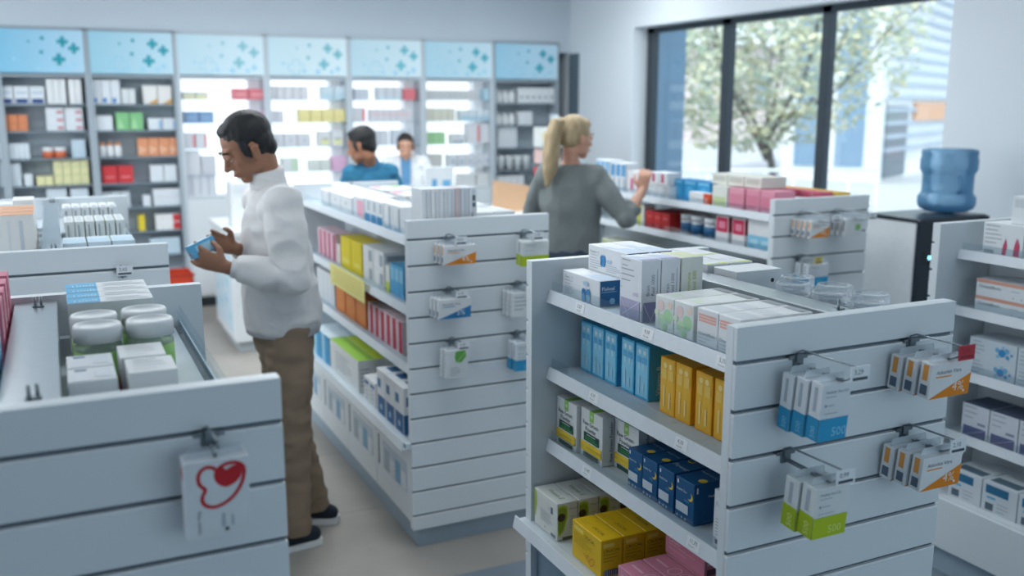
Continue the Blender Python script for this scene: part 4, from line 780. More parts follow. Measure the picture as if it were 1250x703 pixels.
for k in range(4):
    place(carton_mesh('pinkleft', (.185, .07, .165), '#cf7389', pd), 'medicine_box', (-.2075, 2.38-.105*k, B1), 0, 'rose pink carton left of the metal spine, %s from the far end' % ORD[k], 'box', 'rose pink cartons')
place(carton_mesh('blueleft', (.16, .11, .155), '#5fb0da', {'F': [('r',0,.65,1,1,'#dfeaf1'),('r',.75,.1,.9,.5,'#cfe3ef')], 'T': [('r',.0,.0,1,1,'#d8e3ea')], 'R': [('r',0,.7,1,1,'#dfeaf1')]}), 'medicine_box', (-.197, 1.90, B1), 0, 'sky blue carton with white top left of the metal spine', 'box')
place(carton_mesh('whiteleft', (.14, .10, .13), '#e6ebe8', {'F': [('r',.3,.6,.9,.75,'#c9dc5a'),('d',.2,.35,.2,'#4f7f4c')], 'T': [('r',.4,.2,.95,.5,'#c9dc5a')]}), 'medicine_box', (-.205, 1.75, B1), 0, 'white carton with lime stripe at the left edge of view', 'box')
jar((-.165, 1.61, B1), .035, .09, .02, 'dark green jar with yellow band at the bottom left edge', None, mat('#3c4a34'), mat('#6f8a3a', .3), '#d8cf4a')
m = MB(); m.box(.248, 1.555, 1.262, .250, 2.43, 1.315, GUARD); tag(m.build('acrylic_shelf_guard'), 'clear acrylic strip along the outer edge of jar shelf', 'guard')
# ------------------------------------------------------------------ left rear gondola
LR = 'left rear gondola'
ot = {'T': [('r',0,0,1,1,'#d9a17c')], 'F': [('r',.6,.05,.7,.9,'#c9d1d8'),('r',.3,.05,.36,.9,'#d9dee3')]}
for k, (x, y) in enumerate(((-.13, 3.47), (-.13, 3.58), (-.13, 3.69), (-.247, 3.50), (-.247, 3.61), (-.247, 3.72))):
    place(carton_mesh('orangetop', (.11, .10, .185), '#e6e6e4', ot), 'medicine_box', (x, y, B1+.004), 0, 'tall white carton with orange top, %s column, %s from the camera' % (['right', 'left'][k//3], ORD[k % 3]), 'box', 'tall orange topped cartons')
place(carton_mesh('orangetop2', (.07, .16, .19), '#e6e6e4', {'R': [('p',[(0,.1),(1,.1),(1,.45)],'#e29a2a')], 'F': [('p',[(0,.1),(1,.1),(1,.45)],'#e29a2a')]}), 'medicine_box', (-.115, 3.98, B1+.004), 0, 'white carton with orange wedge behind the orange topped ones', 'box')
lp = {'F': [('r',0,0,1,.5,'#b9cf3a'),('r',.3,.35,.45,.9,'#8d98a3'),('r',.55,.4,.62,.8,'#c2c9d0')], 'T': [('r',.2,.1,.8,.9,'#c9d0d5')], 'R': [('r',0,0,1,.28,'#a9bf30')]}
for k in range(6):
    place(carton_mesh('limepack', (.030, .20, .115), '#e3e8e6', lp), 'medicine_pack', (.030+.0345*k, 3.88, B1+.004), 0, 'narrow white pack with lime base on the left rear gondola, %s from left' % ORD[k], 'pack', 'narrow lime based packs')
    place(carton_mesh('greypack', (.030, .18, .12), '#dfe4e7', {'T': [('r',.2,.1,.8,.4,'#8d98a3')], 'F': [('r',.3,.35,.5,.9,'#8d98a3')]}), 'medicine_pack', (.030+.0345*k, 4.35, B1+.004), 0, 'narrow pale pack behind the lime based row, %s from left' % ORD[k], 'pack', 'narrow pale packs')
for k in range(3):
    place(carton_mesh('icebox', (.072, .16, .078), '#cfe0ea', {'T': [('r',.05,.1,.9,.6,'#bcd6e6')]}), 'medicine_box', (.040+.076*k, 3.55, B1+.004), 0, 'ice blue flat carton behind the rear panel edge, %s from left' % ORD[k], 'box', 'ice blue flat cartons')
for k in range(3):
    place(carton_mesh('clearpk', (.16, .12, .12), '#dfe5e9', {'T': [('r',.2,.2,.9,.5,'#c6d0d8')]}), 'medicine_box', (-.17, 4.2+.2*k, B1+.004), 0, 'plain pale carton at the back of the left rear gondola, %s from front' % ORD[k], 'box', 'plain pale cartons')
m = MB(); m.box(0, -.18, 0, .42, .18, .12, mat('#c9401f', .5), .004); m.box(.02, -.16, .1205, .40, .16, .121, mat('#a5310f'))
cr = empty('plastic_crate', (x_at(204, 8.3, .3), 8.3, .0)); tag(cr, 'orange red plastic crate standing before the second grey wall unit', 'crate')
m = MB()
zc = on_y(220, 345, 8.3).z; zt = on_y(220, 331, 8.3).z
cw = .20
m.box(0, -.15, 0, cw, .15, .02, mat('#c9401f'));
for a in ((0, -.15, cw, -.14), (0, .14, cw, .15), (0, -.15, .01, .15), (cw-.01, -.15, cw, .15)): m.box(a[0], a[1], 0, a[2], a[3], zt, mat('#d2452a', .5), .002)
m.build('crate_body', cr)
m = MB(); m.box(-.008, -.158, zt-.02, cw+.008, -.15, zt, mat('#b73a1e')); m.build('rim', cr)
# ------------------------------------------------------------------ window gondola (left face x 3.045)
WG = 'window gondola'
def wrow(px0, px1, n, z, d, h, base, dec, key, desc, group, name='medicine_box', rows=1, X=3.125, depth_n=1):
    return prow(X, z, px0, px1, n, d, h, base, dec, key, desc, WG, group, name, rows, depth_n)
Z1, Z2, Z3 = 1.273, 1.089, .839
wrow(727, 744, 3, Z1, .10, .19, '#dfe6ec', {'F': [('r',.1,.6,.9,.95,'#7db5dc'),('r',.3,.1,.5,.5,'#b9c6d0')]}, 'wg1', 'tall white carton with blue top', 'tall blue topped cartons')
wrow(745, 764, 3, Z1, .10, .18, '#dfe6ec', {'F': [('r',.1,.55,.9,.95,'#5a9ccc'),('r',.5,.1,.9,.5,'#a8b4be')]}, 'wg1b', 'tall white and steel blue carton', 'tall steel blue cartons')
wrow(765, 790, 3, Z1, .10, .14, '#e9e7ea', {'F': [('r',.55,.2,.95,.7,'#cf4f86')]}, 'wg2', 'white carton with magenta panel', 'magenta panel cartons')
wrow(791, 817, 3, Z1, .10, .075, '#dde3e7', {'F': lines(.1,.2,.8,.8,3)}, 'wg3', 'low white carton by the hand', 'low white cartons', rows=1)
wrow(793, 815, 2, Z1+.078, .10, .07, '#e6e9ec', {'F': [('r',.3,.2,.6,.9,'#b8306c')]}, 'wg3b', 'white carton with purple panel, upper layer', 'white cartons with purple panel')
wrow(818, 867, 3, Z1, .12, .115, '#2f93c8', {'F': [('d',.5,.45,.28,'#4fa9d6'),('r',.1,.85,.9,.95,'#7cc0e0')], 'T': [('r',.0,.0,1,1,'#2a7fb4')]}, 'wg4', 'bright blue carton', 'bright blue cartons', X=3.175)
wrow(841, 868, 1, Z1, .05, .065, '#e8eaec', {'F': [('r',.68,.0,1,1,'#e2552c'),('t','R',.75,.2,.6,'#f5e9e4')], 'R': [('r',0,0,1,1,'#e2552c')]}, 'wg5', 'low white box with orange red end', None, X=3.12)
wrow(869, 888, 1, Z1, .13, .115, '#e3e7df', {'F': [('r',.1,.08,.9,.5,'#cddaa6')]}, 'wg6', 'white carton with pale lime panel', None)
wrow(869, 930, 3, Z1+.118, .16, .055, '#e2e2da', {'F': [('r',.1,.3,.9,.8,'#c8c8bd')]}, 'wg7', 'cream box laid on top', 'cream boxes laid on top', X=3.16)
wrow(889, 908, 1, Z1, .13, .112, '#e8a1b4', {'F': [('r',.08,.2,.92,.75,'#dd8aa0'),('r',.15,.05,.85,.12,'#f2c5d0')], 'R': [('r',.1,.2,.9,.8,'#e79cb0')]}, 'wg8', 'first pink carton', None)
wrow(910, 945, 2, Z1, .13, .115, '#e597ac', {'F': [('r',.08,.2,.92,.75,'#da8299'),('r',.15,.05,.85,.12,'#f2c5d0')]}, 'wg9', 'larger pink carton', 'large pink cartons')
for k in range(4):
    place(carton_mesh('redpink', (.085, .14, .105), '#d9667f', {'T': [('r',.1,.1,.9,.9,'#c74d68')], 'F': [('r',.1,.2,.9,.8,'#e4899d')]}), 'medicine_box', (3.425, 3.64+.16*k, Z1), 0, 'rose red carton behind the pink ones on the window gondola, %s' % ORD[k], 'box', 'rose red cartons')
    place(carton_mesh('yeltop', (.11, .15, .10), '#e6c04a', {'T': [('r',.1,.1,.9,.9,'#dca92e')]}), 'medicine_box', (3.526, 3.64+.16*k, Z1), 0, 'amber yellow carton on the window side of the window gondola, %s' % ORD[k], 'box', 'amber yellow cartons')
wrow(778, 786, 1, Z2, .08, .13, '#e6e8e2', {'F': [('r',0,0,.6,1,'#d9d95a')]}, 'wh0', 'white and yellow carton, second shelf', None)
wrow(788, 817, 3, Z2, .18, .052, '#c9302f', {'F': [('r',.2,.3,.8,.5,'#dd6a66')], 'T': [('r',.1,.1,.9,.9,'#b52624')]}, 'wh1', 'red box, second shelf', 'red boxes on the second shelf', rows=2)
for k, (a, b_) in enumerate(((826, 838), (839, 850), (853, 871))):
    ya, yb = y_at(a, 3.13, Z2), y_at(b_, 3.13, Z2)
    jar((3.13+.045, (ya+yb)/2, Z2), .043 if k < 2 else .05, .115, .03, 'dark blue jar with white lid on the window gondola, %s from left' % ORD[k], 'dark blue jars', mat('#e3e7ea'), mat('#dfe5e9'), '#1f5f8c')
wrow(873, 889, 1, Z2, .09, .145, '#e8e6e8', {'F': [('r',.05,.42,.95,.95,'#cc2c55'),('r',.25,.55,.75,.8,'#e08aa0')], 'R': [('r',0,.42,1,.95,'#a51f42')]}, 'wh3', 'white carton with crimson top, second shelf left', None)
wrow(893, 909, 1, Z2, .09, .145, '#e8e6e8', {'F': [('r',.05,.42,.95,.95,'#cc2c55'),('r',.25,.55,.75,.8,'#e08aa0')], 'R': [('r',0,.42,1,.95,'#a51f42')]}, 'wh3', 'white carton with crimson top, second shelf right', None)
wrow(912, 945, 1, Z2, .12, .155, '#e8eaec', {'F': [('r',.0,.05,1,.48,'#8ccbe6'),('r',.1,.2,.4,.35,'#b4dff0'),('r',.55,.2,.85,.35,'#b4dff0')]}, 'wh4', 'broad white carton with light blue base', None)
wrow(735, 785, 6, Z3, .12, .13, '#dfe3d0', {'F': [('r',.1,.5,.9,.9,'#c2cd86')]}, 'wk1', 'pale lime carton, third shelf', 'pale lime cartons on the third shelf')
wrow(880, 945, 4, Z3, .12, .16, '#e6e9ec', {'F': [('d',.5,.6,.2,'#3f8fca',.7)]}, 'wk2', 'white carton with blue figure, third shelf', 'white blue figure cartons')
F4 = 3.50
hook(3.20, F4, 1.288, .22, '2,90', 'hook with orange packs on the window gondola panel')
hang_packs(3.21, F4, 1.291, .115, .080, .02, 4, .15, '#e6e9eb', ask, 'orange cornered four percent pack', 'window gondola', 'orange packs of the window gondola', sp=.032)
hook(3.42, F4, 1.288, .22, '2,90', 'hook with grey white packs on the window gondola panel')
hang_packs(3.42, F4, 1.291, .11, .085, .02, 4, .15, '#dfe3e5', {'F': [('d',.75,.5,.2,'#8cc47a')], 'L': [('r',.3,.3,.7,.9,'#3f4a54')]}, 'grey white pack with green mark', 'window gondola', 'grey packs of the window gondola', sp=.032)
hook(3.20, F4, 1.079, .12, '3,90', 'hook with yellow price tag on the window gondola panel', tagc='#dcc76a')
hang_packs(3.235, F4, 1.082, .13, .105, .035, 2, .12, '#dfe6eb', b500, 'white pack with sky blue base', 'window gondola', 'sky based packs of the window gondola', sp=.05)
# ------------------------------------------------------------------ right edge gondola
RG = 'on right edge gondola'
def grow(y0, n, w, z, d, h, base, dec, key, desc, group, rows=1, depth_n=1, X=3.10):
    return row(X, z, [y0-(w+.004)*k for k in range(n)], (w, d, h), key, base, dec, 'medicine_box', desc, RG, group, rows=rows, depth_n=depth_n)
T1, T2, T3, T4, T5 = 1.251, 1.034, .789, .539, .311
grow(2.415, 3, .165, T1, .12, .125, '#e2e7ea', {'F': lines(.05,.4,.5,.9,5)+[('p',[(.5,.1),(.6,.1),(.62,.35),(.58,.6),(.52,.35)],'#c9486e'),('p',[(.78,.1),(.92,.1),(.92,.4),(.85,.65),(.8,.4)],'#c9486e'),('r',.05,.1,.3,.2,'#a2abb4')]}, 'ra', 'white carton with crimson figures, top shelf', 'white crimson figure cartons')
grow(2.33, 2, .10, T1+.126, .10, .10, '#e2e7ea', {'F': [('r',.1,.6,.9,.9,'#cbd3d9')]}, 'rb', 'plain white carton stacked above figure cartons', 'plain stacked cartons', X=3.13)
octo = {'F': [('r',0,.80,1,1,'#d9a18c'),('t','Octenidiflorin',.05,.5,.26,'#5d6973',0,.5),('r',.65,.55,.8,.6,'#b5bfc7'),('d',.7,.2,.06,'#b9c3ca'),('d',.85,.2,.06,'#b9c3ca')], 'R': [('r',0,.80,1,1,'#d9a18c'),('r',0,.3,1,.5,'#d3b3a5')]}
grow(2.425, 3, .225, T2, .13, .064, '#dfe5e9', octo, 'rc', 'long white carton with salmon edge', 'long salmon edged cartons', rows=2)
dots = {'F': lines(.05,.2,.35,.8,4)+[('d',.7,.5,.2,'#3b8cc4'),('d',.6,.62,.12,'#6fb0d8'),('d',.8,.65,.13,'#6fb0d8'),('d',.82,.35,.10,'#4f9ccd'),('d',.62,.3,.10,'#8fc4e2'),('d',.9,.5,.07,'#4f9ccd'),('d',.72,.8,.07,'#8fc4e2')]}
grow(2.43, 3, .20, T3, .14, .074, '#cdd8e0', dots, 're', 'white carton with blue splash dots', 'blue splash cartons', rows=2)
grow(2.435, 4, .118, T4, .14, .135, '#d5dae2', {'F': [('r',.08,.04,.92,.36,'#5f6690'),('o',[(.08,.04),(.92,.36)],.0015,'#c4c8da',0)]+lines(.1,.6,.6,.9,3)+[('r',.6,.45,.9,.52,'#8d93ae')], 'T': [('r',0,0,1,1,'#4e5a72')]}, 'rf', 'pale carton with violet base, fourth shelf', 'violet based cartons', X=3.10)
grow(2.42, 4, .145, T5+.0, .17, .115, '#d3dbe1', {'F': [('r',.1,.62,.75,.9,'#2d6f94'),('r',.15,.45,.4,.52,'#56b0d4'),('r',.12,.06,.35,.3,'#5b6b78')]+lines(.45,.1,.8,.35,3), 'R': [('r',.1,.5,.9,.8,'#2d6f94')], 'T': [('r',.1,.1,.9,.4,'#5a7080')]}, 'rg', 'pale carton with teal bar, lowest row', 'teal bar cartons', X=3.04)
# ================================================================== COUNTER
ct = empty('sales_counter', (1.09, 7.0, 0)); tag(ct, 'white sales counter with pale blue graphic behind the man', 'counter')
m = MB(); m.box(.012, .012, .08, 2.6, .9, .87, mat('#e8edf0', .4), .003); m.build('counter_body', ct)
m = MB(); m.box(-.01, -.02, .87, 2.62, .92, .91, mat('#eef1f3', .3), .004); m.build('counter_top', ct)
m = MB(); m.box(.04, .04, 0, 2.58, .88, .08, mat('#aeb6bb')); m.build('plinth', ct)
m = MB(); m.box(.008, .10, .14, .012, .84, .80, mat('#cfe6f1'))
for k in range(9):
    yy = .15+.075*k; zz_ = .25+.05*((k*5) % 8); s_ = .03+.012*(k % 3)
    m.box(.006, yy, zz_-s_/5, .008, yy+s_*2, zz_+s_/5, mat('#9dcfe4')); m.box(.006, yy+s_*.8, zz_-s_, .008, yy+s_*1.2, zz_+s_, mat('#9dcfe4'))
m.build('graphic_panel', ct)
m = MB(); m.box(0, 0, 0, .24, .22, .335, mat('#e9edf0', .4), .01); m.box(.03, -.004, .26, .21, .0, .31, mat('#dfe5ea'))
rg = empty('cash_register', (1.16, 7.25, .91)); tag(rg, 'white cash register housing on the left end of counter', 'register'); m.build('housing', rg)
m = MB(); m.box(.07, .05, .335, .17, .09, .36, mat('#c5ccd2')); m.build('display', rg)
m = MB(); m.box(0, 0, 0, .16, .10, .25, mat('#4a93cb', .5), .002); tag(m.build('blue_box', loc=(1.42, 7.3, .91)), 'blue box on the counter seen behind the mans neck', 'box')
mn = empty('computer_monitor', (2.82, 7.3, .91)); tag(mn, 'white backed computer monitor with blue graphic on the counter', 'monitor')
m = MB(); m.box(-.12, -.02, .14, .13, .01, .40, mat('#dfe4e8'), .006); m.build('screen_housing', mn)
m = MB(); m.box(-.06, -.0215, .20, -.02, -.02, .30, mat('#5fa3d0')); m.box(.03, -.0215, .19, .10, -.02, .29, mat('#6fb3da')); m.build('graphic', mn)
m = MB(); m.box(-.02, -.0, .01, .02, .02, .2, mat('#c5ccd2')); m.lathe([(.08,0),(.08,.012)], (0,0,0), mat('#c5ccd2')); m.build('stand', mn)
tb = empty('cardboard_display', (3.50, 7.32, .91)); tag(tb, 'tan cardboard display board standing on the right part of counter', 'display board')
m = MB(); m.prism([(-.18, 0), (.16, 0), (.16, .21), (.12, .22), (-.18, .27)], 1, -.01, .01, mat('#dfb591', .8, noise_amt=.05)); m.build('front_board', tb)
m = MB(); m.prism([(.0, 0), (.12, 0), (.0, .2)], 0, -.02, .0, mat('#cfa27c', .8)); m.build('support', tb)
# clear display stand near the woman's ponytail
ds = empty('display_stand', (4.05, 7.6, 0)); tag(ds, 'clear tiered display stand behind the blonde womans ponytail', 'stand')
m = MB(); m.box(-.03, -.03, 0, .03, .03, 1.72, mat('#c5d2da', .3)); m.build('pole', ds)
m = MB(); m.lathe([(.22,0),(.22,.03)], (0,0,0), mat('#b9c5cd')); m.build('base', ds)
dsz = []
for k, z in enumerate((.98, 1.18, 1.30, 1.44)):
    m = MB(); m.box(-.22, -.17, z-.012, .24, .14, z, GUARD); m.box(-.22, -.172, z, .24, -.168, z+.03, GUARD); m.build('tray', ds)
dsi = [(-.14, 1.44, .17, .17, '#e8eae6', {'F': [('r',.2,.35,.9,.75,'#eed979')]}, 'white box with yellow print on the clear stand'), (.10, 1.44, .24, .16, '#e3e8eb', {}, 'wide white carton on top of the clear stand'),
       (-.12, 1.30, .20, .12, '#e9c7c0', {'F': [('r',.1,.3,.9,.8,'#ecd6d0')]}, 'pale peach box on the clear stand'), (-.12, 1.18, .20, .085, '#d8343c', {}, 'flat red box on the clear stand'), (.12, 1.18, .18, .085, '#d8343c', {}, 'second flat red box, right side of the clear stand'),
       (-.14, .98, .10, .16, '#e79bb0', {'F': [('r',.1,.1,.9,.5,'#f1e2e6')]}, 'pink box at the left of the clear stand'), (-.03, .98, .10, .15, '#c9a6c2', {'F': [('r',.1,.1,.9,.5,'#eee6ee')]}, 'mauve box in the middle of the clear stand'), (.12, .98, .16, .14, '#e8e6c0', {'F': [('r',.5,.3,.9,.7,'#e6d24a')]}, 'white box with yellow corner low on the clear stand')]
for k, (dx, z, w_, h_, c_, dd, lb) in enumerate(dsi):
    place(carton_mesh('stand%d' % k, (w_, .12, h_), c_, dd), 'medicine_box', (4.05+dx, 7.505, z+.001), 0, lb, 'box', 'boxes on the clear stand')
# ================================================================== WATER COOLER
wc = empty('water_cooler', (4.28, 3.68, 0)); tag(wc, 'black fronted water cooler with white side next to the window', 'water cooler')
m = MB(); m.box(-.26, -.15, .02, .26, .19, 1.20, mat('#eef1f4', .4), .006); m.build('body', wc)
m = MB(); m.box(-.262, -.172, .02, .262, -.148, 1.215, mat('#1d2b36', .25), .004); m.box(-.262, -.15, 1.195, .262, .192, 1.22, mat('#1d2b36', .25), .004); m.build('front_panel', wc)
m = MB(); 
for k in range(3): m.box(-.185+.035*k, -.1745, 1.005, -.162+.035*k, -.172, 1.022, mat('#7fe0ff', emit=4.0))
m.box(-.22, -.1735, .98, .1, -.172, 1.05, mat('#101a22', .15)); m.build('display', wc)
m = MB()
for sx in (-.06, .06): m.tube([(sx, -.17, .88), (sx, -.20, .885), (sx, -.205, .85)], .010, mat('#c8d2d8', .3), 10)
m.build('tap', wc)
m = MB(); m.box(-.12, -.21, .60, .12, -.17, .62, mat('#1a242c', .3)); m.build('drip_tray', wc)
BLUE = clear('blue_bottle_plastic', '#7fb8dc', .42, .08); WATER = clear('bottle_water', '#6fb0da', .35, .05)
wb_ = empty('water_bottle', (4.40, 3.68, 1.22)); tag(wb_, 'large translucent blue water bottle upside down on the cooler', 'bottle')
m = MB(); m.lathe([(.03,0),(.06,.005),(.11,.012),(.142,.03),(.150,.055),(.150,.09),(.140,.10),(.132,.115),(.132,.21),(.140,.225),(.148,.24),(.148,.29),(.142,.31),(.146,.325),(.140,.345),(.10,.352)], (0,0,0), BLUE, 36); m.build('bottle_shell', wb_)
m = MB(); m.tube([(-.06,-.125,.12), (-.06,-.135,.14), (-.06,-.135,.19), (-.06,-.125,.21)], (.012), BLUE, 8); m.build('grip', wb_)
# ================================================================== PEOPLE
def remesh(mb, voxel, smooth=4, fac=.5, disp=None, name='surface', mt=None):
    ob = mb.build('tmp_surface'); md = ob.modifiers.new('r', 'REMESH'); md.mode = 'VOXEL'; md.voxel_size = voxel; md.use_smooth_shade = True
    sm = ob.modifiers.new('s', 'SMOOTH'); sm.factor = fac; sm.iterations = smooth
    dg = bpy.context.evaluated_depsgraph_get(); dg.update(); me = bpy.data.meshes.new_from_object(ob.evaluated_get(dg)); old = ob.data
    bpy.data.objects.remove(ob); bpy.data.meshes.remove(old)
    me.materials.clear(); me.materials.append(mt); me.name = name
    for p in me.polygons: p.material_index = 0; p.use_smooth = True
    if disp:
        nrm = [v.normal.copy() for v in me.vertices]
        for v, n in zip(me.vertices, nrm): v.co += n*disp(v.co)
    me.update(); return me
def fold(scale, amp, st=(1, 1, 1), seed=0.0):
    def f(co):
        p = Vector((co.x*st[0]*scale+seed, co.y*st[1]*scale, co.z*st[2]*scale))
        a = noise.noise(p); b = noise.noise(p*2.1+Vector((9, 3, 1)))
        return amp*((1-abs(a)*2.6)*.7+b*.5)
    return f
def head_rot(face, pitch, roll=0):
    """columns: forward, left, up for a head facing azimuth 'face' (unit 2-vector), pitched down by pitch"""
    f = Vector((face[0], face[1], 0)).normalized(); l = Vector((-f.y, f.x, 0)); u = Vector((0, 0, 1))
    f2 = f*math.cos(pitch)-u*math.sin(pitch); u2 = f*math.sin(pitch)+u*math.cos(pitch)
    if roll: l, u2 = l*math.cos(roll)+u2*math.sin(roll), u2*math.cos(roll)-l*math.sin(roll)
    return Matrix((f2, l, u2)).transposed()
def head_parts(mb, C, R, s, mt, fem=False):
    def P(a, b, c): return C+R @ Vector((a*s, b*s, c*s))
    def E(c, r, rot=None): mb.ell(P(*c), [x*s for x in r], mt, rot=R, nu=20, nv=14)
    E((-.012, 0, .035), (.094, .074, .086))
    E((.030, 0, .0), (.056, .060, .074)); E((.040, 0, -.045), (.046, .050 if not fem else .046, .052)); E((.056, 0, -.092), (.026, .027 if not fem else .022, .020))
    E((.010, .036, -.060), (.055, .020, .030)); E((.010, -.036, -.060), (.055, .020, .030))
    E((.052, .034, -.020), (.026, .022, .022)); E((.052, -.034, -.020), (.026, .022, .022))
    E((.070, 0, .030), (.018, .046, .012))
    mb.tube([P(.080, 0, .018), P(.096, 0, -.012), P(.106, 0, -.030)], [.008*s, .0095*s, .012*s], mt, 12, ref=R @ Vector((0, 1, 0)), round_caps=True)
    E((.092, .011, -.034), (.010, .008, .008)); E((.092, -.011, -.034), (.010, .008, .008))
    E((.082, 0, -.058), (.013, .024, .0065)); E((.079, 0, -.070), (.013, .021, .0075))
    for q in (-1, 1):
        E((-.006, q*.079, -.012), (.016, .007, .030)); E((-.010, q*.084, .004), (.017, .006, .014)); E((-.002, q*.081, -.036), (.009, .006, .010))
    return P
def hand(mb, W, d, n, t, mt, curl=.6, s=1.0, spread=.12, thumb=.7):
    """W wrist, d direction to the fingers, n palm normal, t towards the thumb"""
    d = d.normalized(); t = (t-d*t.dot(d)).normalized(); n = (n-d*n.dot(d)-t*n.dot(t)).normalized()
    K = W+d*.088*s
    mb.tube([W-d*.03, W, W+d*.03*s, W+d*.07*s, K], [(.026*s, .019*s), (.027*s, .018*s), (.034*s, .016*s), (.040*s, .015*s), (.038*s, .013*s)], mt, 14, ref=t, round_caps=True)
    L = (.070, .078, .073, .058)
    for k in range(4):
        off = (.030-.020*k)*s; b = K+t*off-d*.012*s; dr = (d+t*(spread*(1.5-k)*.6)).normalized(); p = b; pts = [b]; a = 0
        for j, fr in enumerate((.42, .32, .26)):
            a += curl*(.55, .85, .6)[j]; p = p+(dr*math.cos(a)+n*math.sin(a))*L[k]*fr*s*1.12; pts.append(p)
        mb.tube(pts, [.0092*s, .0088*s, .0080*s, .0068*s], mt, 10, round_caps=True)
    b = W+d*.022*s+t*.022*s; p1 = b+(t*.8+d*.6+n*.35*thumb).normalized()*.040*s; p2 = p1+(t*.25+d*.85+n*.6*thumb).normalized()*.030*s; p3 = p2+(d*.8+n*.7*thumb).normalized()*.024*s
    mb.tube([b, p1, p2, p3], [.014*s, .0115*s, .0100*s, .008*s], mt, 10, round_caps=True)
def lerp(a, b, t): return a+(b-a)*t
def person(S):
    O = Vector(S['at']); F = Vector((*S['face'], 0)).normalized(); Lf = Vector((-F.y, F.x, 0)); U = Vector((0, 0, 1))
    def P(f, l, z): return Vector((O.x, O.y, 0))+F*f+Lf*l+U*z
    k = S.get('scale', 1.0); fem = S.get('fem', False)
    root = empty('person', (O.x, O.y, 0)); tag(root, S['label'], 'person')
    skin = mat(S['skin'], .5, name='skin', noise_amt=.05, scale=25, sss=.06, spec=.35)
    def fin(me, name, parent=root, label=None):
        for v in me.vertices: v.co -= root.location
        o = bpy.data.objects.new(name, me); COL.objects.link(o); o.parent = parent
        if label: o['label'] = label
        return o
    hipz, chz = S.get('hip', .93)*k, S.get('sh', 1.45)*k; sw = S.get('sw', .19); lean = S.get('lean', 0.0)
    hipc = P(S.get('hipf', 0), 0, hipz); chest = P(S.get('hipf', 0)+lean*.6, 0, lerp(hipz, chz, .6)); shc = P(S.get('hipf', 0)+lean, 0, chz)
    hd = Vector(S['head']); HR = head_rot(S.get('hface', S['face']), S.get('pitch', 0), S.get('roll', 0)); hs = S.get('hs', 1.0)
    neck0 = shc+U*.0; skull = hd+HR @ Vector((-.028*hs, 0, -.065*hs))
    b = MB()
    # torso core, neck, head
    tw_ = S.get('tw', 1.0)
    b.tube([hipc-U*.08, hipc, lerp(hipc, chest, .5), chest, lerp(chest, shc, .7), shc+U*.02], [(x*tw_, y*tw_) for x, y in ((.145, .10), (.155, .105), (.135, .095), (.155, .105), (.165, .095), (.07, .06))], skin, 18, ref=Lf, round_caps=True)
    nr = .052 if not fem else .044
    b.tube([neck0-U*.03, lerp(neck0, skull, .45), skull, skull+HR @ Vector((0, 0, .05))], [(nr*1.25, nr*1.2), (nr, nr), (nr, nr*1.05), (nr*.9, nr*.9)], skin, 16, ref=Lf, round_caps=True)
    HP = head_parts(b, hd, HR, hs, skin, fem)
    arms = {}
    for sd, key in ((1, 'L'), (-1, 'R')):
        A = S[key]; sh = shc+Lf*sd*(sw-.035)-U*.03+F*S.get('twist', 0)*sd
        el, wr = Vector(A['el']), Vector(A['wr']); arms[key] = (sh, el, wr)
        b.tube([sh, lerp(sh, el, .5), el, lerp(el, wr, .35), wr], [.048, .043, .036, .037, (.026, .021)], skin, 12, round_caps=True)
        hand(b, wr, Vector(A['d']), Vector(A['n']), Vector(A['t']), skin, A.get('curl', .6), S.get('hands', 1.0), thumb=A.get('thumb', .7))
    legs = []
    for sd, key in ((1, 'lL'), (-1, 'lR')):
        A = S.get(key, {}); f = A.get('f', 0); l = A.get('l', .095*sd); h0 = hipc+Lf*sd*.085-U*.02; an = P(f, l, .09); kn = lerp(h0, an, .5)+F*(.03+A.get('kf', 0)); toe = Vector((*A.get('toe', (F.x, F.y)), 0)).normalized()
        legs.append((h0, kn, an, toe)); b.tube([h0, kn, an, an-U*.03+toe*.03], [.075, .052, .036, .034], skin, 12, round_caps=True)
    fin(remesh(b, S.get('vox', .006), 3, .5, None, 'body', skin), 'body')
    # eyes, brows
    if S.get('face_detail'):
        for q in (-1, 1):
            m = MB(); m.ell(HP(.0775, q*.031, .004), (.0115*hs,)*3, mat('#e9e6e2', .2), rot=HR); m.ell(HP(.0868, q*.031, .002), (.0035*hs, .006*hs, .006*hs), mat('#22170f', .2), rot=HR); o_ = m.build('eye', root); 
            for v in o_.data.vertices: v.co -= root.location
            m = MB(); m.tube([HP(.094, q*.014, .026), HP(.094, q*.032, .032), HP(.078, q*.052, .024)], [.0028*hs, .0038*hs, .002*hs], mat(S.get('brow', '#17120f'), .8), 8); o_ = m.build('eyebrow', root)
            for v in o_.data.vertices: v.co -= root.location
            m = MB(); m.ell(HP(.0795, q*.031, .0075), (.0128*hs, .0145*hs, .0125*hs), skin, rot=HR); o_ = m.build('eyelid', root)
            for v in o_.data.vertices: v.co -= root.location
        m = MB(); m.tube([HP(.0915, .021, -.064), HP(.0955, 0, -.0635), HP(.0915, -.021, -.064)], [.0014, .0034*hs, .0014], mat(S.get('lip', '#8d5347'), .5), 8)
        o_ = m.build('lips', root)
        for v in o_.data.vertices: v.co -= root.location
    # hair
    hm = mat(S['hair'], .55, name='hair', noise_amt=.25, scale=40, bump=.5, bscale=90, stretch=(1, 1, .25), spec=.5)
    h = MB(); S['hairf'](h, HP, HR, hs, hm); fin(remesh(h, .005, 2, .5, fold(30, .0016, (1, 1, .4)), 'hair', hm), 'hair')
    # upper garment
    gm = S['top']; t = MB(); pf = S.get('puff', .02)
    hem = hipc-U*S.get('hem', .05)
    T = [hem, hem+U*.05, lerp(hem, chest, .45), chest, lerp(chest, shc, .62), shc-U*.015, shc+U*.03]
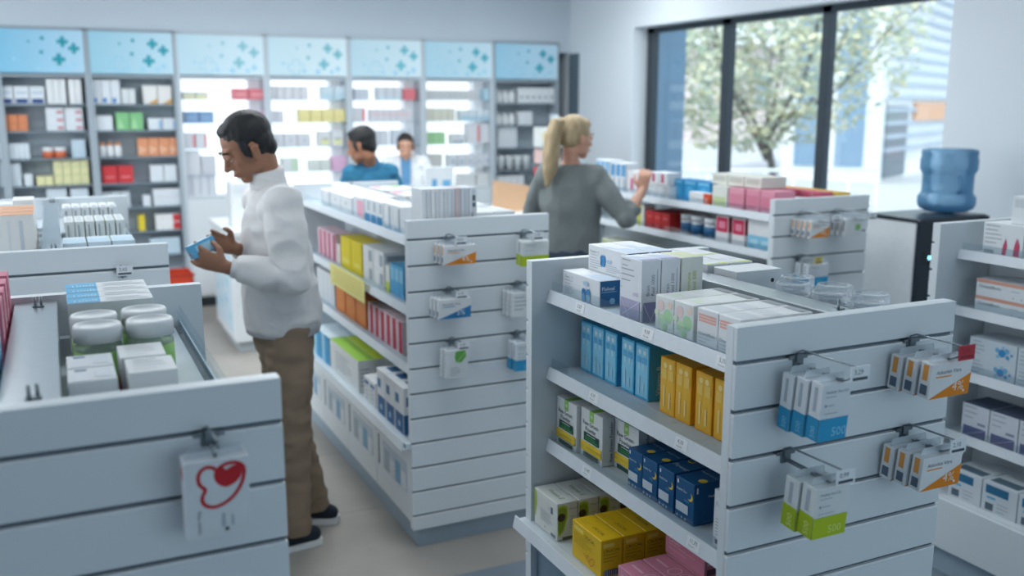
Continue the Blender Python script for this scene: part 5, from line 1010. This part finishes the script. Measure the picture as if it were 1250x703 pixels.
    TR = S.get('trad', ((.165, .125), (.178, .140), (.172, .135), (.182, .138), (.178, .120), (.125, .085), (.060, .058)))
    t.tube(T, TR, gm, 24, ref=Lf)
    for key, sd in (('L', 1), ('R', -1)):
        sh, el, wr = arms[key]; A = S[key]; sr = A.get('sr', (.070, .066, .060, .056, .042)); end = A.get('cuff', .86)
        seq = [sh-U*.01, lerp(sh, el, .45), el, lerp(el, wr, .4), lerp(el, wr, end)]
        t.tube(seq, [sr[0]*.92, sr[1], sr[2], sr[3], sr[4]], gm, 16, cap=True); t.ell(sh-U*.004, (sr[0]*.98,)*3, gm)
        t.ell(el, (sr[2],)*3, gm)
    for c_, r_ in ((shc+Lf*(sw-.06)-U*.035, .075), (shc-Lf*(sw-.06)-U*.035, .075)): t.ell(c_, (r_, r_*.95, r_*.85), gm)
    for sd in (1, -1): t.ell(shc+Lf*sd*.085-U*.012, (.070, .070, .048), gm, rot=Matrix((F, Lf, U)).transposed()); t.ell(shc+Lf*sd*.13-U*.05, (.085, .07, .065), gm, rot=Matrix((F, Lf, U)).transposed())
    if S.get('apron'): S['apron'](t, P, gm, hipc, hem)
    fo = fold(S.get('fs', 9), S.get('fa', .006), S.get('fst', (1, 1, 1.6)), S.get('seed', 0))
    fin(remesh(t, .008, 6, .5, fo, S['topname'], gm), S['topname'])
    if 'extras' in S: S['extras'](dict(P=P, HP=HP, HR=HR, shc=shc, hipc=hipc, Lf=Lf, F=F, U=U, hem=hem, arms=arms, root=root, fin=fin, neck0=neck0, skull=skull, lerp=lerp))
    # trousers
    tm = S['bottom']; t = MB()
    t.tube([hipc+U*.08, hipc, hipc-U*.10], [(.155, .118), (.165, .128), (.150, .115)], tm, 20, ref=Lf, round_caps=True)
    for h0, kn, an, toe in legs:
        t.tube([h0+U*.02, lerp(h0, kn, .35), kn, lerp(kn, an, .5), an+U*.0, an-U*.03], [.098, .093, .072, .064, .062, .064], tm, 18)
    fin(remesh(t, .009, 4, .5, fold(7, .008, (1, 1, 2.2), 4.0), 'trousers', tm), 'trousers')
    # shoes
    for h0, kn, an, toe in legs:
        sd = toe.cross(U); base = Vector((an.x, an.y, 0)); sh = MB()
        sh.tube([base-toe*.07+U*.045, base-toe*.02+U*.052, base+toe*.06+U*.046, base+toe*.13+U*.036, base+toe*.17+U*.030], [(.034, .034), (.038, .042), (.043, .034), (.042, .026), (.034, .020)], S['shoe'], 14, ref=sd, round_caps=True)
        sh.tube([base-toe*.02+U*.05, an+U*.015], [(.038, .044), .042], S['shoe'], 12, ref=toe)
        o = fin(remesh(sh, .006, 3, .5, None, 'shoe', S['shoe']), 'shoe')
        so = MB(); pts = []
        prof = [(-.105, .018), (-.10, .030), (-.06, .038), (0, .040), (.08, .047), (.15, .044), (.19, .030), (.205, .012)]
        ring = [base+toe*a+sd*w for a, w in prof]+[base+toe*a-sd*w for a, w in prof[::-1]]
        n = len(ring); so.add([r_+U*.001 for r_ in ring]+[r_+U*.026 for r_ in ring], [list(range(n)), [n+i for i in range(n)][::-1]]+[[i, n+i, n+(i+1) % n, (i+1) % n] for i in range(n)], mat('#e9ebec', .6))
        for i, v in enumerate(so.v): so.v[i] = (v[0]-root.location.x, v[1]-root.location.y, v[2])
        q = so.build('sole', o); q['label'] = 'white rubber sole'
    return root
def hair_short(h, P, R, s, m):
    def E(c, r): h.ell(P(*c), [x*s for x in r], m, rot=R, nu=20, nv=14)
    E((-.024, 0, .052), (.097, .080, .083)); E((-.045, 0, .012), (.064, .074, .070)); E((.014, .0, .094), (.056, .056, .028)); E((.040, .015, .094), (.024, .033, .016))
    E((-.068, 0, -.022), (.036, .058, .045))
    for q in (-1, 1): E((.022, q*.066, .012), (.016, .011, .034)); E((.016, q*.070, -.006), (.008, .008, .026))
def hair_pony(h, P, R, s, m):
    def E(c, r): h.ell(P(*c), [x*s for x in r], m, rot=R, nu=20, nv=14)
    E((-.020, 0, .046), (.100, .081, .088)); E((-.045, 0, .005), (.060, .074, .066)); E((.03, 0, .08), (.052, .062, .040))
    E((-.112, 0, .085), (.028, .026, .026))
    h.tube([P(-.105, 0, .088), P(-.140, 0, .085), P(-.158, 0, .01), P(-.160, 0, -.09), P(-.160, .005, -.19), P(-.168, .012, -.27)], [(.018*s, .018*s), (.034*s, .032*s), (.046*s, .046*s), (.048*s, .050*s), (.036*s, .040*s), (.012*s, .012*s)], m, 16, ref=R @ Vector((0, 1, 0)), round_caps=True)
def hair_bun(h, P, R, s, m):
    def E(c, r): h.ell(P(*c), [x*s for x in r], m, rot=R, nu=20, nv=14)
    E((-.026, 0, .048), (.098, .079, .084)); E((-.045, 0, .0), (.060, .074, .066)); E((.02, 0, .082), (.050, .062, .036)); E((-.115, 0, .03), (.036, .036, .036))
    for q in (-1, 1): E((.024, q*.064, .02), (.018, .012, .045))
KNIT = mat('#dddcdc', .9, name='white_knit', noise_amt=.03, scale=60, bump=.35, bscale=260, spec=.15)
def man_extra(c):
    P, U, Lf, F, hem = c['P'], c['U'], c['Lf'], c['F'], c['hem']
    m = MB(); n0 = c['neck0']; sk = c['skull']; a = c['lerp'](n0, sk, .0)
    m.tube([n0-U*.015, c['lerp'](n0, sk, .45), c['lerp'](n0, sk, .72)], [(.082, .078), (.070, .068), (.068, .068)], KNIT, 24, ref=Lf, cap=True)
    o = c['fin'](remesh(m, .006, 3, .5, fold(14, .003, (1, 1, 3)), 'turtleneck_collar', KNIT), 'turtleneck_collar')
    m = MB(); m.tube([hem-U*.012, hem+U*.03, hem+U*.055], [(.178, .144), (.184, .149), (.184, .149)], mat('#cfcfd1', .9, bump=.4, bscale=150, stretch=(3, 3, .3)), 32, ref=Lf)
    c['fin'](m.mesh('waistband'), 'sweater_waistband')
    for k in ('L', 'R'):
        sh, el, wr = c['arms'][k]; m = MB(); a = c['lerp'](el, wr, .70); b = c['lerp'](el, wr, .92); m.tube([a, b], [.040, .036], mat('#d2d2d4', .9, bump=.4, bscale=150), 20)
        c['fin'](m.mesh('cuff'), 'cuff')
at_ = on_y
lw = at_(276, 326, 3.62); rw = at_(286, 303, 3.80)
boxc = at_(246, 302, 3.70)
person(dict(at=(.785, 3.80), face=(-1, -.04), label='dark haired man in a white turtleneck sweater reading a small blue box', skin='#9b6f58', hair='#14161a',
    head=tuple(at_(302, 181, 3.775)), hface=(-1, -.05), pitch=math.radians(29), hs=1.04, hairf=hair_short, hip=.96, sh=1.465, sw=.215, hipf=.00, lean=.025, face_detail=True,
    L=dict(el=tuple(at_(357, 340, 3.56)), wr=tuple(lw), d=tuple(at_(238, 312, 3.66)-lw), n=(-.2, 1, .35), t=(-.5, .1, 1), curl=.42, sr=(.078, .074, .070, .062, .046), cuff=.84, thumb=.9),
    R=dict(el=tuple(at_(350, 330, 4.04)), wr=tuple(rw), d=tuple(at_(252, 291, 3.76)-rw), n=(-.1, -1, .1), t=(-.2, -.2, 1), curl=.45, cuff=.86),
    lL=dict(f=.01, l=.10, kf=-.03), lR=dict(f=-.13, l=-.11, toe=(-.85, .5)), top=KNIT, topname='sweater', puff=.02, hem=.045, fa=.011, fs=7, fst=(1, 1, 1.5), extras=man_extra,
    trad=((.176, .144), (.188, .152), (.186, .148), (.182, .128), (.172, .104), (.122, .078), (.064, .062)),
    bottom=mat('#94806c', .9, name='beige_chino', noise_amt=.06, scale=20, bump=.3, bscale=300), shoe=mat('#1d2733', .8, name='navy_canvas'), vox=.005))
pb = empty('held_medicine_box', boxc, math.radians(64)); pb.rotation_euler = (math.radians(-22), math.radians(10), math.radians(96)); tag(pb, 'small sky blue box with white top in the mans hands', 'box')
m = MB(); m.box(-.038, -.048, -.026, .038, .048, .026, mat('#56acd8', .45), .001); m.box(-.0365, -.0465, .0262, .0365, .0465, .0266, mat('#cfe2ee'))
m.box(-.02, -.0484, -.015, .025, -.0482, .01, mat('#9fd3ec')); m.build('carton_body', pb)
m = MB(); m.box(-.0395, -.03, -.02, -.0381, .03, .015, mat('#a9d5ea')); m.build('printed_panel', pb)
# woman
GREYK = mat('#858c8c', .95, name='grey_knit', noise_amt=.08, scale=80, bump=.4, bscale=220, spec=.1)
wel = at_(763, 268, 4.34); wwr = at_(784, 232, 4.50)
def wo_extra(c):
    U, Lf, hem = c['U'], c['Lf'], c['hem']
    m = MB(); m.tube([hem-U*.03, hem+U*.03], [(.160, .120), (.165, .125)], mat('#7c8383', .95, bump=.4, bscale=150), 32, ref=Lf); c['fin'](m.mesh('waistband'), 'sweater_waistband')
    HP, HR = c['HP'], c['HR']; m = MB(); m.tube([HP(-.108, -.022, .085), HP(-.108, .0, .108), HP(-.108, .022, .085), HP(-.108, .0, .062), HP(-.108, -.022, .085)], .006, mat('#5b4636', .8), 8); 
    c['fin'](m.mesh('hair_tie'), 'hair_tie')
person(dict(at=(2.545, 4.58), face=(.62, .78), label='blonde woman with a ponytail in a grey sweater reaching towards the shelf', skin='#d3a088', hair='#d0b78f', fem=True,
    head=tuple(at_(703, 169, 4.56)), hface=(.96, .10), pitch=math.radians(4), hs=.96, hairf=hair_pony, hip=.93, sh=1.45, sw=.170, face_detail=True, brow='#6d5138', tw=.88,
    R=dict(el=tuple(wel), wr=tuple(wwr), d=(.25, .12, .9), n=(.6, .8, .0), t=(-.6, .5, .2), curl=.55, sr=(.070, .062, .055, .058, .052), cuff=.16),
    L=dict(el=(2.46, 4.88, 1.14), wr=(2.56, 4.98, .95), d=(.3, .2, -.9), n=(.5, -.5, 0), t=(.5, .6, 0), curl=.4), hands=.92,
    top=GREYK, topname='sweater', fa=.011, fs=7, fst=(1.2, 1.2, .8), seed=3, hem=.23, extras=wo_extra,
    trad=((.158, .118), (.165, .122), (.152, .112), (.166, .118), (.170, .108), (.118, .082), (.060, .056)),
    bottom=mat('#3d4a5c', .9, name='denim', noise_amt=.1, bump=.2, bscale=300), shoe=mat('#c9cdd0', .7)))
# customer
DEN = mat('#4585a5', .9, name='blue_denim', noise_amt=.15, scale=14, second='#2b6485', bump=.3, bscale=200, spec=.1)
def cu_extra(c):
    n0, sk, U = c['neck0'], c['skull'], c['U']; m = MB(); m.tube([n0+U*.0, c['lerp'](n0, sk, .5)], [(.078, .074), (.066, .064)], mat('#3a7ba3', .9), 20, ref=c['Lf'])
    c['fin'](m.mesh('shirt_collar'), 'shirt_collar')
hc = at_(441, 178, 6.35)
person(dict(at=(1.99, 6.40), face=(-.25, .97), label='dark haired bearded customer in a blue denim shirt seen from behind', skin='#a8765c', hair='#17191c', head=tuple(hc), hface=(-.88, .55), pitch=math.radians(16), hs=1.0, hairf=hair_short,
    hip=.90, sh=1.365, sw=.184, lean=.03, tw=.9, L=dict(el=(1.78, 6.50, 1.10), wr=(1.80, 6.75, 1.0), d=(0, 1, -.1), n=(0, 0, -1), t=(1, 0, 0)), R=dict(el=(2.20, 6.42, 1.08), wr=(2.20, 6.72, 1.0), d=(0, 1, -.1), n=(0, 0, -1), t=(-1, 0, 0)),
    top=DEN, topname='denim_shirt', fa=.010, fs=8, extras=cu_extra, bottom=mat('#2d3440', .9), shoe=mat('#2a2d31', .7), vox=.007,
    trad=((.160, .125), (.170, .135), (.165, .130), (.172, .132), (.165, .115), (.120, .085), (.064, .060))))
# pharmacist
COAT = mat('#e9edf0', .85, name='white_coat', noise_amt=.02, bump=.1)
def ph_extra(c):
    P, U, n0, sk = c['P'], c['U'], c['neck0'], c['skull']; m = MB()
    m.prism([(-.055, 1.345), (.055, 1.345), (.045, 1.10), (-.045, 1.10)], 1, -.004, .004, mat('#5f93bb', .9))
    # shirt front placed on the chest
    v2 = []
    for x, y, z in m.v: q = P(.134-(1.345-z)*-.06+y, x*.85, z-.0); v2.append(tuple(q-c['root'].location))
    m.v = v2; o = m.build('blue_shirt_front', c['root'])
    m = MB(); m.tube([n0+U*.0, c['lerp'](n0, sk, .4)], [(.066, .062), (.056, .054)], mat('#8fb6d4', .9), 20, ref=c['Lf']); c['fin'](m.mesh('shirt_collar'), 'shirt_collar')
hp = at_(495, 180, 8.14)
person(dict(at=(2.87, 8.24), face=(-.32, -.95), label='pharmacist with tied back dark hair in a white coat behind the counter', skin='#cf9f86', hair='#2b211d', fem=True, head=tuple(hp), pitch=math.radians(8), hs=.98, hairf=hair_bun, face_detail=True,
    hip=.86, sh=1.325, sw=.185, tw=.9, L=dict(el=(3.11, 8.14, 1.06), wr=(2.98, 7.99, .98), d=(-.6, -.8, 0), n=(0, 0, -1), t=(-.7, .6, 0)), R=dict(el=(2.66, 8.30, 1.06), wr=(2.68, 8.03, .98), d=(.3, -.9, 0), n=(0, 0, -1), t=(.8, .3, 0)),
    top=COAT, topname='white_coat', hem=.30, fa=.006, extras=ph_extra, bottom=mat('#30343c', .9), shoe=mat('#dfe2e4', .7), vox=.007,
    trad=((.185, .150), (.185, .150), (.165, .125), (.172, .125), (.170, .108), (.118, .082), (.060, .056))))
# ================================================================== LIGHT
def area(name, loc, sx, sy, power, col=(1, 1, 1), rot=(0, 0, 0)):
    l = bpy.data.lights.new(name, 'AREA'); l.shape = 'RECTANGLE'; l.size = sx; l.size_y = sy; l.energy = power; l.color = col
    o = bpy.data.objects.new(name, l); COL.objects.link(o); o.location = loc; o.rotation_euler = rot; return o
CL = (.92, .97, 1.0)
for (x, y, p) in ((-1.2, 5.0, 34), (1.2, 5.0, 36), (3.2, 5.0, 26), (-1.0, 7.0, 24), (1.6, 7.0, 30), (3.8, 7.0, 24), (-.8, 2.6, 7), (1.4, 2.6, 13), (3.4, 2.6, 9)):
    area('ceiling_lamp_light', (x, y, ZC-.06), 1.2, .5, p, CL)
    m = MB(); m.box(x-.62, y-.27, ZC-.04, x+.62, y+.27, ZC-.001, mat('#f2f4f5', .5), .004); o = m.build('ceiling_light')
    tag(o, 'flat rectangular ceiling light panel %s and %s' % ({-1: 'on the left', 0: 'in the middle', 1: 'on the right'}[-1 if x < 0 else (0 if x < 2.5 else 1)], 'over the back' if y > 7 else ('over the aisles' if y > 4 else 'over the front')), 'ceiling light', 'ceiling light panels')
pt = area('window_portal', (XW+.12, (WY0+WY1)/2, 1.3), 2.3, WY1-WY0-.1, 1, (1, 1, 1), (0, PI/2, 0)); pt.data.cycles.is_portal = True
for (a, b), pw in zip(LWY, (16, 55)): area('left_fill_light', (-3.18, (a+b)/2, 1.75), 1.6, b-a-.1, pw, (.84, .93, 1.0), (0, -PI/2, 0))  # added fill lights, brightening the faces turned to the left
area('rear_fill_light', (2.4, -1.9, 1.7), 3.6, 1.8, 30, (.72, .89, 1.0), (PI/2, 0, 0))  # added fill light behind the camera; no door stands here
sun = bpy.data.lights.new('sun', 'SUN'); sun.energy = 2.8; sun.angle = .03; sun.color = (1, .96, .9); so = bpy.data.objects.new('sun', sun); COL.objects.link(so)
so.rotation_euler = Vector((-.45, -.6, .9)).to_track_quat('Z', 'Y').to_euler()
w = bpy.data.worlds.new('sky'); SC.world = w; w.use_nodes = True; nt = w.node_tree; bg = nt.nodes['Background']
tc = nt.nodes.new('ShaderNodeTexCoord'); sp = nt.nodes.new('ShaderNodeSeparateXYZ'); nt.links.new(tc.outputs['Generated'], sp.inputs[0])
cr_ = nt.nodes.new('ShaderNodeValToRGB'); cr_.color_ramp.elements[0].color = (.90, .92, .96, 1); cr_.color_ramp.elements[1].color = (.80, .86, .94, 1); cr_.color_ramp.elements[0].position = .0; cr_.color_ramp.elements[1].position = .7
nt.links.new(sp.outputs[2], cr_.inputs[0]); nt.links.new(cr_.outputs[0], bg.inputs[0]); bg.inputs[1].default_value = 2.3
# ================================================================== CAMERA
cam = bpy.data.cameras.new('camera'); cam.sensor_width = 36; cam.lens = 36*FPX/1250; cam.clip_start = .05; cam.clip_end = 300
cam.shift_y = 0.0
co = bpy.data.objects.new('camera', cam); COL.objects.link(co); co.location = EYE
M = Matrix((CR, CU, -CF)).transposed(); co.rotation_euler = M.to_euler()
cam.dof.use_dof = True; cam.dof.focus_distance = 2.40; cam.dof.aperture_fstop = 2.1
SC.camera = co
SC.view_settings.view_transform = 'Standard'; SC.view_settings.look = 'None'; SC.view_settings.gamma = 1; SC.view_settings.exposure = 0.0; SC.view_settings.use_curve_mapping = False
SC.cycles.use_denoising = True; SC.cycles.max_bounces = 8; SC.cycles.transparent_max_bounces = 16; SC.cycles.caustics_reflective = False; SC.cycles.caustics_refractive = False
